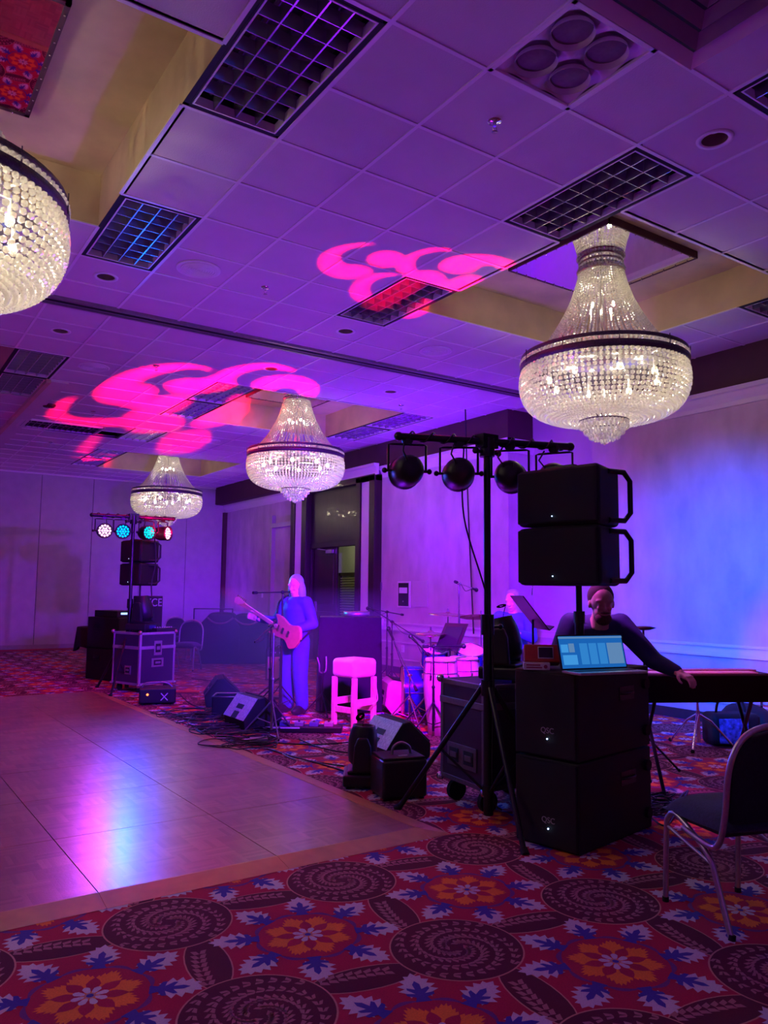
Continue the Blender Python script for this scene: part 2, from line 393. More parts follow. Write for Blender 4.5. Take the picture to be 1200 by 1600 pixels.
# the room seen through the open leaf
mb = MB(); mb.bx(9.9, 10.0, 10.2, 17, 0, 3.2, 0); mb.bx(8.2, 10, 16.9, 17, 0, 3.2, 0); mb.bx(8.2, 9.9, 10.2, 10.3, 0, 3.2, 0); mb.bx(8.2, 9.9, 10.2, 17, 2.9, 3.0, 0)
struct(mb.build('wall_hallway', mat('hall_paint', (.42, .45, .36), .8, noise=.03)))
t = thing('louvred_door', 'louvred shutter door in the dim hallway seen through the open doorway', 'door', (9.86, 15.38, 0))
m = MB(); m.bx(-.05, 0, 0, .08, 0, 1.86); m.bx(-.05, 0, 1.0, 1.08, 0, 1.86); m.bx(-.05, 0, 0, 1.08, 1.78, 1.86); m.bx(-.05, 0, 0, 1.08, 0, .15); m.build('frame', M_WOOD, t)
m = MB()
for k in range(26): m.box((-.025, .54, .19+k*.061), (.05, .92, .012), Matrix.Rotation(.7, 3, 'Y'))
m.build('louvre', mat('louvre_paint', (.5, .48, .30), .5, noise=.05), t)
lamp('hallway_lamp', 'POINT', (9.2, 15.4, 2.5), (1, .95, .6), 9, size=.15)

# wall fittings
def plate(name, label, cat, y, z, wy, hz, m0, depth=.015):
    mb = MB(); mb.bx(XW-depth, XW, y-wy/2, y+wy/2, z-hz/2, z+hz/2); return tag(mb.build(name, m0, bevel=.003), label, cat)
plate('light_switch_plate', 'small square grey switch plate on the wall just right of the doorway', 'switch plate', 11.93, 1.51, .13, .15, M_STEEL)
t = thing('wall_control_box', 'tall dark recessed control box with a pale label on the violet wall', 'control box', (XW, 11.17, 1.37))
m = MB(); m.bx(-.02, 0, -.19, .19, -.23, .23); m.build('frame', M_TRIM, t, bevel=.004)
m = MB(); m.bx(-.026, -.018, -.15, .15, -.20, .20); m.build('cover', M_BLACK, t)
m = MB(); m.bx(-.030, -.024, -.12, .12, .02, .12); m.build('label_plate', M_WHITE, t)
m = MB(); m.cyl((-.026, 0, -.12), (-.034, 0, -.12), .012); m.build('knob', M_ALU, t)
plate('blank_wall_plate', 'wide flat blank plate painted like the wall, right of the dark control box', 'wall plate', 10.70, 1.38, .42, .44, M_FLAT, .012)
def outlet(loc, label, rz=0, group=None):
    t = thing('wall_outlet', label, 'outlet', loc, rz, group)
    m = MB(); m.bx(-.01, 0, -.04, .04, -.06, .06); m.build('plate', M_WHITE, t, bevel=.002)
    m = MB(); m.bx(-.013, -.009, -.018, .018, .008, .04); m.bx(-.013, -.009, -.018, .018, -.04, -.008); m.build('socket', M_TRIM, t)
outlet((XW, 11.2, .43), 'small outlet low on the panelled wall behind the mic stands')
outlet((8.3, 17.55, 1.3), 'small plate on the wall left of the doorway, above the blue lit singer')

# ================================================================== CEILING FIXTURES
M_LOUV = mat('louvre_alu', (.34, .33, .38), .25, metal=.7, noise=.06, nscale=30)
M_LBACK = mat('troffer_back', (.16, .155, .17), .45, noise=.05, nscale=6)
def troffer_proto():
    t = thing('ceiling_light', 'x', 'ceiling light', (0, 0, 0), 0, 'louvred ceiling lights')
    m = MB(); L = 2*S; W = S; z = 0
    for a in (0, 1):
        m.bx(.033+a*(W-.076), .033+a*(W-.076)+.01, .033, L-.033, -.004, .12); m.bx(.033, W-.033, .033+a*(L-.076), .043+a*(L-.076), -.004, .12); m.bx(a*(W-.034), a*(W-.034)+.034, 0, L, -.002, .002, 0); m.bx(0, W, a*(L-.034), a*(L-.034)+.034, -.002, .002, 0)
    m.bx(.033, W-.033, .033, L-.033, .12, .13); m.build('housing', M_MATT, t)
    m = MB(); i = .045
    for a, b, c, d in ((i, W-i, i, i+.01), (i, W-i, L-i-.01, L-i), (i, i+.01, i, L-i), (W-i-.01, W-i, i, L-i)): m.bx(a, b, c, d, -.004, .05)
    m.build('frame', M_BAR, t)
    m = MB(); nx, ny = 4, 8
    for k in range(1, nx):
        x = i+(W-2*i)*k/nx; m.prism([(x-.0045, .0), (x+.0045, .0), (x+.014, .075), (x-.014, .075)], i, L-i, 'y')
    for k in range(1, ny):
        y = i+(L-2*i)*k/ny; m.prism([(y-.003, .002), (y+.003, .002), (y+.02, .07), (y-.02, .07)], i, W-i, 'x')
    m.build('louvre', M_LOUV, t)
    m = MB(); m.bx(.02, W-.02, .02, L-.02, .112, .118); m.build('reflector', M_LBACK, t)
    m = MB()
    for x in (W*.25, W*.5, W*.75): m.cyl((x, .05, .095), (x, L-.05, .095), .012, n=8)
    m.build('lamp_tubes', M_WHITE, t)
    return t
tp = None
for i0, i1, j0, j1, lab in troffers:
    if tp is None: o = tp = troffer_proto()
    else: o = dup(tp)
    o.location = (gx(i0), gy(j0), ZC); o['label'] = lab

def disc_fix(name, loc, label, cat, group, r, kind):
    t = thing(name, label, cat, loc, 0, group)
    m = MB()
    if kind == 'down':
        m.lathe([(r*.72, 0), (r*.72, -.004), (r, -.006), (r*1.02, 0)], 28); m.build('trim_ring', M_BAR, t)
        m = MB(); m.lathe([(r*.76, .0), (r*.72, .05), (r*.6, .11), (0, .12)], 24); m.build('reflector', mat('warm_reflector', (.30, .22, .16), .35, metal=.4, noise=.05), t)
        m = MB(); m.sph((0, 0, .07), r*.35, 12, 8, (1, 1, .8)); m.build('bulb', M_WHITE, t)
    else:
        m.lathe([(r, 0), (r, -.006), (r*.93, -.012), (r*.90, -.005), (0, -.004)], 32); m.build('rim', M_BAR, t)
        m = MB()
        for q in range(1, 8): m.lathe([(r*.88*q/8-.006, -.005), (r*.88*q/8-.006, -.012), (r*.88*q/8+.004, -.012), (r*.88*q/8+.004, -.005)], 28)
        m.build('grille', M_BAR, t)
    return t
# cut circular openings are not needed: the down light cans sit just under the tile
DLs = [((4.15, 2.60), 'round recessed downlight by the right edge near the camera', ),
       ((1.68, 6.91), 'round downlight next to the louvred light beside the yellow recess, nearer than the track'),
       ((1.67, 8.69), 'round downlight at the left just beyond the dark ceiling track'),
       ((4.16, 6.91), 'round downlight just below the nearer pink pattern, before the ceiling track'),
       ((4.14, 8.66), 'round downlight within the arch of the farther pink pattern'),
       ((5.98, 8.71), 'round downlight beyond the track, nearest the maroon band'),
       ((6.6, 6.6), 'round downlight hidden beside the big chandelier, before the track'),
       ((4.20, 16.1), 'round downlight far back between the last striped lights')]
for (x, y), lab in DLs:
    disc_fix('downlight', (x, y, ZC-.112 if False else ZC-.002), lab, 'downlight', 'round downlights', .105, 'down')
SPK = [((2.29, 6.27), 'large round ceiling speaker grille beside the second louvred light'), ((5.35, 6.89), 'large round ceiling speaker grille left of the nearest whole chandelier'),
       ((2.31, 9.89), 'large round ceiling speaker grille left of the farther pink pattern'), ((5.3, 13.6), 'large round ceiling speaker grille far back behind the middle chandelier')]
for (x, y), lab in SPK: disc_fix('ceiling_speaker', (x, y, ZC-.002), lab, 'ceiling speaker', 'round ceiling speakers', .19, 'spk')
def sprinkler(x, y, lab):
    t = thing('sprinkler', lab, 'sprinkler', (x, y, ZC), 0, 'ceiling sprinklers')
    m = MB(); m.lathe([(0, -.006), (.038, -.006), (.042, 0)], 20); m.build('escutcheon', M_CHROME, t)
    m = MB(); m.cyl((0, 0, 0), (0, 0, -.03), .012, .010); m.tube([(-.012, 0, -.03), (-.017, 0, -.045), (0, 0, -.062)], .003, 6); m.tube([(.012, 0, -.03), (.017, 0, -.045), (0, 0, -.062)], .003, 6); m.build('body', M_CHROME, t)
    m = MB(); m.lathe([(0, -.062), (.008, -.062), (.019, -.064), (.019, -.066), (0, -.066)], 12); m.build('deflector', M_STEEL, t)
for x, y, lab in [(2.94, 3.23, 'chrome sprinkler nearest the camera, below the four cone air diffuser'), (2.94, 6.31, 'chrome sprinkler left of the nearer pink pattern'),
                  (2.93, 9.37, 'chrome sprinkler at the top of the farther pink pattern'), (6.55, 9.26, 'chrome sprinkler beside the middle chandelier recess, by the maroon band'),
                  (2.93, 12.45, 'chrome sprinkler between the pink horn and the far vent'), (2.93, 15.6, 'chrome sprinkler farthest back near the grey fabric wall')]: sprinkler(x, y, lab)
t = thing('smoke_detector', 'dark red round detector on the ceiling left of the pink horn', 'smoke detector', (2.27, 12.37, ZC))
m = MB(); m.lathe([(.10, 0), (.10, -.015), (.075, -.045), (0, -.05)], 24); m.build('dome', mat('red_glass', (.10, .01, .02), .25, noise=.05), t)
m = MB(); m.sph((-.02, -.03, -.05), .008); m.sph((.02, -.03, -.05), .008); m.build('indicator', M_CHROME, t)

# four cone diffuser
t = thing('air_diffuser', 'square ceiling air diffuser with four round cones at the top', 'air vent', (gx(1)+S/2, gy(-3)+S/2, ZC))
m = MB(); h = S/2
m.bx(-h, h, -h, -h+.03, -.01, .01); m.bx(-h, h, h-.03, h, -.01, .01); m.bx(-h, -h+.03, -h, h, -.01, .01); m.bx(h-.03, h, -h, h, -.01, .01); m.build('frame', M_BAR, t, bevel=.003)
m = MB(); n = 30; vs = []; fs = []
for a in range(n+1):
    for b in range(n+1):
        x = -h+.03+(2*h-.06)*a/n; y = -h+.03+(2*h-.06)*b/n; dm = min(math.hypot(x-cx*.125, y-cy*.125) for cx in (-1, 1) for cy in (-1, 1))
        z = .012+.05*max(0, 1-(dm-.1)/.1)**1.5 if dm > .1 else .062
        z = .004+.06*(1-min(1, max(0, (dm-.095)/.075)))
        vs.append((x, y, z*.9))
for a in range(n):
    for b in range(n): fs.append((a*(n+1)+b, a*(n+1)+b+1, (a+1)*(n+1)+b+1, (a+1)*(n+1)+b))
m.add(vs, fs, 0, True); m.build('shaped_panel', M_TRIM, t)
for cx in (-1, 1):
    for cy in (-1, 1):
        m = MB(); m.lathe([(.112, -.004), (.108, .02), (.10, .03)], 32, (cx*.125, cy*.125, 0)); m.lathe([(0, .02), (.1, .024), (.104, .03)], 32, (cx*.125, cy*.125, 0), 1)
        m.build('cone', [M_TRIM, mat('cone_filter', (.20, .18, .17), .8, noise=.1, nscale=40)], t)
# nested square diffuser at the top edge
t = thing('square_vent', 'square ceiling vent of nested dark louvre rings at the top right corner', 'air vent', ((VENT[0]+VENT[1])/2, (VENT[2]+VENT[3])/2, ZC))
for k in range(5):
    h = .56-.095*k; m = MB(); zb = -.085+.008*k
    for sx, sy in ((1, 0), (-1, 0), (0, 1), (0, -1)):
        if sx: m.add([(sx*h, -h, zb), (sx*h, h, zb), (sx*(h-.055), h-.055, zb+.04), (sx*(h-.055), -h+.055, zb+.04)], [(0, 1, 2, 3)])
        else: m.add([(-h, sy*h, zb), (h, sy*h, zb), (h-.055, sy*(h-.055), zb+.04), (-h+.055, sy*(h-.055), zb+.04)], [(0, 1, 2, 3)])
    o = m.build('louvre_ring', M_TRIM if k == 0 else mat('vent_metal', (.22, .17, .2), .4, noise=.05), t)
    sd = o.modifiers.new('s', 'SOLIDIFY'); sd.thickness = .006
m = MB(); m.bx(-.55, .55, -.55, .55, -.012, -.002); m.build('backing', M_MATT, t)
# far slot vent
t = thing('slot_vent', 'long dark slot vent in the ceiling crossing the farther pink pattern', 'air vent', (2.75, 13.9, ZC))
m = MB(); m.bx(-.62, .62, -.3, .3, -.005, .005); m.build('backing', M_MATT, t)
m = MB()
for k in range(14): m.box((-.58+k*.09, 0, -.018), (.008, .56, .03), Matrix.Rotation(.5, 3, 'Y'))
m.build('fins', M_STEEL, t)
m = MB(); m.bx(-.64, .64, -.33, -.30, -.03, .0); m.bx(-.64, .64, .30, .33, -.03, .0); m.bx(-.65, -.62, -.33, .33, -.03, 0); m.bx(.62, .65, -.33, .33, -.03, 0); m.build('frame', M_TRIM, t)
# mirror plates
for k, (cx, cy, lab) in enumerate([(gx(-3), gy(1), 'mirror plate in the yellow lit recess above the half seen chandelier'), (gx(6), gy(1), 'mirror plate above the nearest whole chandelier'),
                      (gx(6), gy(11), 'mirror plate above the middle chandelier'), (gx(6), gy(21), 'mirror plate above the farthest chandelier')]):
    t = thing('ceiling_mirror', lab, 'mirror', (cx, cy, 4.5), 0, 'mirror plates above the chandeliers')
    m = MB(); h = S
    m.bx(-h+.012, h-.012, -h+.012, h-.012, .0, .064); m.build('mirror', M_MIRROR, t)
    m = MB()
    fw = .03 if k == 0 else .014
    for a, b, c, d in ((-h, h, -h, -h+fw), (-h, h, h-fw, h), (-h, -h+fw, -h, h), (h-fw, h, -h, h)): m.bx(a, b, c, d, -.004, .064)
    m.build('frame', M_MAROON, t)
    m = MB()
    for q in range(9):
        for s_ in (-1, 1): m.sph((-h+.1+q*(2*h-.2)/8, s_*(h-.015), -.009), .007, 6, 4); m.sph((s_*(h-.015), -h+.1+q*(2*h-.2)/8, -.009), .007, 6, 4)
    m.build('screws', M_CHROME, t)['kind'] = 'stuff'

# ================================================================== CHANDELIERS
def crystal():
    m = bpy.data.materials.new('crystal'); m.use_nodes = True; nt = m.node_tree; nt.nodes.clear()
    tr = N(nt, 'ShaderNodeBsdfTranslucent'); tr.inputs[0].default_value = (.95, .93, .84, 1)
    gl = N(nt, 'ShaderNodeBsdfGlossy'); gl.inputs[0].default_value = (.95, .95, .97, 1); gl.inputs['Roughness'].default_value = .12
    df = N(nt, 'ShaderNodeBsdfDiffuse'); df.inputs[0].default_value = (.5, .49, .47, 1)
    tp = N(nt, 'ShaderNodeBsdfTransparent')
    a = N(nt, 'ShaderNodeMixShader'); a.inputs[0].default_value = .42; nt.links.new(tr.outputs[0], a.inputs[1]); nt.links.new(gl.outputs[0], a.inputs[2])
    b = N(nt, 'ShaderNodeMixShader'); b.inputs[0].default_value = .12; nt.links.new(a.outputs[0], b.inputs[1]); nt.links.new(df.outputs[0], b.inputs[2])
    c = N(nt, 'ShaderNodeMixShader'); c.inputs[0].default_value = .12; nt.links.new(b.outputs[0], c.inputs[1]); nt.links.new(tp.outputs[0], c.inputs[2])
    o = N(nt, 'ShaderNodeOutputMaterial'); nt.links.new(c.outputs[0], o.inputs[0]); return m
M_CRY = crystal()
M_BAND = mat('chandelier_band', (.10, .07, .12), .3, metal=.6, noise=.25, nscale=90, bump=.4, bscale=160)
M_BULB = lit('bulb_glow', (1, .86, .55), 60)
OCT = None
def bead(mb, p, r, rot=0, sz=1.0):
    # cut bead: two stacked rings of facets
    vs = [(0, 0, r*sz)]; n = 6
    for zz, rr in ((.5, .85), (-.5, .85)):
        for k in range(n): a = rot+2*pi*(k+(.5 if zz < 0 else 0))/n; vs.append((rr*r*cos(a), rr*r*sin(a), zz*r*sz))
    vs.append((0, 0, -r*sz)); fs = []
    for k in range(n):
        k2 = (k+1) % n
        fs.append((0, 1+k, 1+k2)); fs.append((1+k, 1+n+k, 1+k2)); fs.append((1+k2, 1+n+k, 1+n+k2)); fs.append((1+n+k, 2*n+1, 1+n+k2))
    b = len(mb.v); px, py, pz = p
    mb.v.extend([(px+x, py+y, pz+z) for x, y, z in vs]); 
    for f in fs: mb.f.append(tuple(b+i for i in f)); mb.m.append(0); mb.sm.append(False)
def interp(prof, t):
    for (t0, a0), (t1, a1) in zip(prof, prof[1:]):
        if t <= t1: u = (t-t0)/(t1-t0); return a0+(a1-a0)*u
    return prof[-1][1]
def arc_points(prof, step):
    # prof: list of (r,z); resample by arc length
    P = bez([(r, 0, z) for r, z in prof], 10); out = [P[0]]; acc = 0; prev = P[0]
    for q in P[1:]:
        d = (q-prev).length
        while acc+d >= step:
            t = (step-acc)/d; prev = prev+(q-prev)*t; out.append(prev.copy()); d = (q-prev).length; acc = 0
        acc += d; prev = q
    return [(p.x, p.z) for p in out]
def chandelier_proto():
    t = thing('crystal_chandelier', 'x', 'chandelier', (0, 0, 0), 0, 'crystal chandeliers')
    # z is absolute height minus 4.5 (the mirror)
    # crown under the mirror
    m = MB(); m.lathe([(.19, -.035), (.205, -.035), (.215, -.09), (.205, -.10), (.19, -.10)], 32); m.lathe([(.19, 0), (.2, 0), (.2, -.012), (.19, -.012)], 32)
    m.build('crown_band', M_CHROME, t)
    m = MB()
    for k in range(40):
        a = 2*pi*k/40; bead(m, (.213*cos(a), .213*sin(a), -.065), .016, a); bead(m, (.2*cos(a), .2*sin(a), -.02), .012, a)
    m.build('crown_beads', M_CRY, t)
    m = MB(); m.cyl((0, 0, 0), (0, 0, -1.5), .014, n=8); m.lathe([(0, -.98), (.60, -.99), (.60, -1.0), (0, -1.01)], 6); 
    for k in range(8): a = 2*pi*k/8; m.tube([(0, 0, -.95), (.35*cos(a), .35*sin(a), -1.0), (.72*cos(a), .72*sin(a), -.97)], .008, 6)
    m.build('inner_frame', M_CHROME, t)
    # upper swags
    up = arc_points([(.205, -.10), (.235, -.22), (.29, -.38), (.37, -.54), (.47, -.70), (.58, -.83), (.70, -.905)], .026)
    m = MB(); NS = 60
    for k in range(NS):
        a = 2*pi*k/NS
        for q, (r, z) in enumerate(up): bead(m, (r*cos(a), r*sin(a), z), .0127, a+q)
    o = m.build('upper_bead_strands', M_CRY, t); o['kind'] = 'stuff'
    m = MB(); m.lathe([(.20, -1.495), (.225, -1.495), (.225, -1.505), (.20, -1.505)], 40); m.lathe([(.735, -.89), (.752, -.89), (.752, -.922), (.735, -.922)], 64); m.lathe([(.735, -.962), (.760, -.962), (.760, -1.022), (.735, -1.022)], 64)
    for k in range(10): a = 2*pi*(k+.4)/10; m.box((.76*cos(a), .76*sin(a), -.94), (.006, .006, .12))
    m.build('ring_band', M_BAND, t)
    m = MB()
    for k in range(112): a = 2*pi*k/112; bead(m, (.75*cos(a), 0.75*sin(a), -.942), .0175, a)
    m.build('ring_beads', M_CRY, t)['kind'] = 'stuff'
    # bowl
    lo = arc_points([(.742, -1.035), (.755, -1.11), (.75, -1.21), (.71, -1.32), (.63, -1.405), (.49, -1.465), (.34, -1.49), (.225, -1.49)], .0425)
    m = MB(); NB = 92
    for k in range(NB):
        a = 2*pi*k/NB
        for q, (r, z) in enumerate(lo):
            rb = .0205 if r > .45 else max(.011, .0205*r/.45)
            if r < .34 and k % 2: continue
            bead(m, (r*cos(a), r*sin(a), z), rb, a+q*.3)
    m.build('bowl_bead_strands', M_CRY, t)['kind'] = 'stuff'
    # bottom basket
    m = MB()
    for i, (r, z, n) in enumerate([(.215, -1.52, 36), (.215, -1.555, 36), (.18, -1.57, 30), (.175, -1.605, 30), (.135, -1.62, 22), (.13, -1.65, 22), (.085, -1.67, 14), (.03, -1.69, 6)]):
        for k in range(n): a = 2*pi*k/n+i*.1; bead(m, (r*cos(a), r*sin(a), z), .0145, a, 1.5)
    bead(m, (0, 0, -1.705), .02); m.build('bottom_basket', M_CRY, t)['kind'] = 'stuff'
    # bulbs
    for k in range(8):
        a = 2*pi*k/8+.2; m = MB(); m.sph((.50*cos(a), .50*sin(a), -1.12), .026, 10, 8, (1, 1, 1.3)); m.cyl((.50*cos(a), .50*sin(a), -1.0), (.50*cos(a), .50*sin(a), -1.09), .012, mi=1); m.build('bulb', [M_BULB, M_WHITE], t)
    for k in range(4):
        a = 2*pi*k/4; m = MB(); m.sph((.13*cos(a), .13*sin(a), -.42), .02, 10, 8, (1, 1, 1.3)); m.cyl((.13*cos(a), .13*sin(a), -.45), (.13*cos(a), .13*sin(a), -.52), .010, mi=1); m.build('bulb', [M_BULB, M_WHITE], t)
    return t
ch = chandelier_proto()
CH = [(gx(6), gy(1), 'nearest whole crystal chandelier, the large one at the right with beaded bowl'), (gx(-3), gy(1), 'crystal chandelier cut by the left edge in the yellow lit recess'),
      (gx(6), gy(11), 'middle crystal chandelier of the three seen whole, in front of the doorway wall'), (gx(6), gy(21), 'farthest and smallest crystal chandelier, above the far lighting stand')]
for k, (x, y, lab) in enumerate(CH):
    o = ch if k == 0 else dup(ch)
    o.location = (x, y, 4.5); o['label'] = lab
    e = CHE[k]
    for q in range(4):
        a = pi/2*q+.4; lamp('bulb_lamp', 'POINT', (x+.45*cos(a), y+.45*sin(a), 4.5-1.14), (1, .86, .60), e, size=.03)
    lamp('bulb_lamp', 'POINT', (x, y, 4.5-.42), (1, .86, .60), e*1.5, size=.03)
# ================================================================== CARPET
U = .876; A0 = radians(1.3)
UX = Vector((U*cos(A0), U*sin(A0))); UY = Vector((-U*sin(A0)*.5, U))
OX, OY = 2.533, 3.005          # a medallion centre
C_RED = mat('carpet_red', (.42, .008, .05), .95, noise=.15, nscale=160, bump=.3, bscale=420)
C_MAR = mat('carpet_maroon', (.095, .006, .022), .95, noise=.12, nscale=160, bump=.3, bscale=420)
C_TAN = mat('carpet_tan', (.58, .26, .20), .95, noise=.1, nscale=160)
C_ROSE = mat('carpet_rose', (.40, .16, .18), .95, noise=.1, nscale=160)
C_ORG = mat('carpet_orange', (.82, .22, .02), .95, noise=.12, nscale=160)
C_WHT = mat('carpet_white', (.62, .56, .62), .95, noise=.1, nscale=160)
C_BLU = mat('carpet_blue', (.05, .035, .34), .95, noise=.12, nscale=160)
C_VIO = mat('carpet_violet', (.16, .03, .20), .95, noise=.12, nscale=160)
motif = []   # (polygon pts, material, layer)
def poly(pts, m, lay): motif.append(([Vector(p) for p in pts], m, lay))
def circ(cx, cy, r, n=40, f=1): return [(cx+r*cos(2*pi*k/n), cy+r*sin(2*pi*k/n)) for k in range(n)]
def leafy(c, ang, L, W, teeth=4):
    # serrated leaf from its base along ang
    ca, sa = cos(ang), sin(ang); out = []
    side = [(0.02, .12), (.10, .36), (.02, .50), (.20, .62), (.30, .98), (.38, .62), (.50, .95), (.56, .55), (.70, .74), (.74, .40), (.88, .44), (.86, .2)]
    pl = [(0.06, 0)]+side+[(1.0, 0)]+[(t, -w_) for t, w_ in reversed(side)]
    for t, w_ in pl:
        x, y = t*L, w_*W/2; out.append((c[0]+x*ca-y*sa, c[1]+x*sa+y*ca))
    return out
def build_motif():
    # medallion at 0,0
    ring = []; n = 64
    for k in range(n):
        a = 2*pi*k/n; r = .218+.010*cos(8*a); ring.append((r*cos(a), r*sin(a)))
    poly(ring, 7, 1)
    poly(circ(0, 0, .206, 48), 0, 2)
    jag = []
    for k in range(8):
        for da, r in ((-.5, .128), (-.40, .150), (-.34, .140), (-.26, .166), (-.2, .152), (-.12, .182), (-.05, .17), (0, .19), (.05, .17), (.12, .182), (.2, .152), (.26, .166), (.34, .14), (.40, .15)):
            a = 2*pi*(k+da)/8; jag.append((r*cos(a), r*sin(a)))
    poly(jag, 4, 3)
    for k in range(8):
        a = 2*pi*(k+.5)/8; ca, sa = cos(a), sin(a); P = []
        for t, w_ in ((.03, 0), (.055, .019), (.085, .027), (.11, .018), (.134, 0), (.11, -.018), (.085, -.027), (.055, -.019)): P.append((t*ca-w_*sa, t*sa+w_*ca))
        poly(P, 0, 4)
        a = 2*pi*k/8; ca, sa = cos(a), sin(a); P = []
        for t, w_ in ((.012, 0), (.03, .010), (.052, .014), (.062, .008), (.066, 0), (.062, -.008), (.052, -.014), (.03, -.010)): P.append((t*ca-w_*sa, t*sa+w_*ca))
        poly(P, 5, 5)
    poly(circ(0, 0, .021, 16), 2, 5.5); poly(circ(0, 0, .013, 12), 6, 6)
    for k in range(8):
        a = 2*pi*(k+.5)/8; c = (.226*cos(a), .226*sin(a))
        L = .180; W = .152
        poly(leafy(c, a, L, W), 5, 3)
        ca, sa = cos(a), sin(a); c2 = (.20*ca, .20*sa)
        V = [(0, .030), (.03, .020), (.045, .05), (.062, .052), (.055, .018), (.085, .042), (.10, .040), (.085, .012), (.12, .014), (.145, 0)]
        V = V+[(x, -y) for x, y in reversed(V[:-1])]
        poly([(c2[0]+x*ca-y*sa, c2[1]+x*sa+y*ca) for x, y in V], 6, 4)
    # spiral disc at U/2,U/2
    c = (U/2, U/2); R = .272
    poly(circ(*c, R, 56), 2, 3); poly(circ(*c, R-.007, 56), 1, 4)
    for arm in range(4):
        for q in range(24):
            t = (q+1.2)/25; th = arm*pi/2+ .9-t*2*pi*.86; r = .030+.222*t
            th2 = th-.06; r2 = r+.002
            dirx, diry = -(-sin(th)), -(cos(th))           # clockwise tangent
            dx, dy = sin(th), -cos(th); rx, ry = cos(th), sin(th); px, py = c[0]+r*rx, c[1]+r*ry
            l = .040; wd = .0205
            for s_ in (-1, 1):
                b = (px, py); tip = (px-dx*l*.75+s_*rx*wd, py-dy*l*.75+s_*ry*wd)
                m1 = (px-dx*l*.1+s_*rx*wd*.62, py-dy*l*.1+s_*ry*wd*.62); m2 = (px-dx*l*.75+s_*rx*wd*.22, py-dy*l*.6+s_*ry*wd*.22)
                poly([b, m1, tip, m2], 3, 5)
    # lenses linking the discs
    for (cx, cy, rot) in ((0, U/2, -.20), (U/2, 0, pi/2-.20)):
        ca, sa = cos(rot), sin(rot); P = []; I = []
        n = 26; L = .235; W = .088
        for k in range(n):
            a = 2*pi*k/n; sx = 1 if cos(a) >= 0 else -1
            x = L*cos(a); y = W*sin(a)*(1-.25*abs(cos(a))**3)
            P.append((cx+x*ca-y*sa, cy+x*sa+y*ca)); x *= .972; y *= .93; I.append((cx+x*ca-y*sa, cy+x*sa+y*ca))
        poly(P, 2, 1.5); poly(I, 1, 2.5)
        for q in range(8):
            x = -.17+q*.036; y = .035*(1-(q/7-.3)**2)*(1 if True else 0); 
            for s_ in (-1, 1):
                l = .038; wd = .032
                pts = [(x, y), (x-.004, y+s_*wd*.62), (x+l*.8, y+s_*wd), (x+l*.7, y+s_*wd*.3)]
                pts = [(cx+a_*ca-b_*sa, cy+a_*sa+b_*ca) for a_, b_ in pts]; poly(pts, 3, 4.5)
build_motif()
vs = []; fs = []; ms = []
xa, xb, ya, yb = XL, 8.5, YB, YF
vs += [(xa, ya, 0), (xb, ya, 0), (xb, yb, 0), (xa, yb, 0)]; fs.append((0, 1, 2, 3)); ms.append(0)
for i in range(-12, 10):
    for j in range(-8, 22):
        ox = OX+UX.x*i+UY.x*j; oy = OY+UX.y*i+UY.y*j
        if ox > 7.9 or oy > YF-.5 or ox < XL+.5 or oy < YB+.5: continue
        # leave out what lies under the dance floor or far behind the camera
        if ox < 2.3 and 4.5 < oy < 10.2: continue
        if oy < -.2 or (ox < -.8 and oy < 9): continue
        if ox < 0 and oy < 11 and oy > 4: continue
        for P, m_, lay in motif:
            if oy > 12 and m_ == 3 and lay == 5 and False: continue
            b = len(vs); z = .00035*lay
            for p in P: vs.append((ox+(UX.x*p.x+UY.x*p.y)/U, oy+(UX.y*p.x+UY.y*p.y)/U, z))
            fs.append(tuple(range(b, b+len(P)))); ms.append(m_)
me = bpy.data.meshes.new('floor'); me.from_pydata(vs, [], fs)
for m_ in (C_RED, C_MAR, C_TAN, C_ROSE, C_ORG, C_WHT, C_BLU, C_VIO): me.materials.append(m_)
me.polygons.foreach_set('material_index', ms); me.update()
# all polygons should face upward
bm = bmesh.new(); bm.from_mesh(me)
for f in bm.faces:
    if f.normal.z < 0: f.normal_flip()
bm.to_mesh(me); bm.free()
fo = bpy.data.objects.new('floor', me); COL.objects.link(fo); struct(fo)
fc = MB(); fc.bx(8.5, 10.1, 10.1, 17.1, -.05, 0); struct(fc.build('floor_hallway', C_MAR))

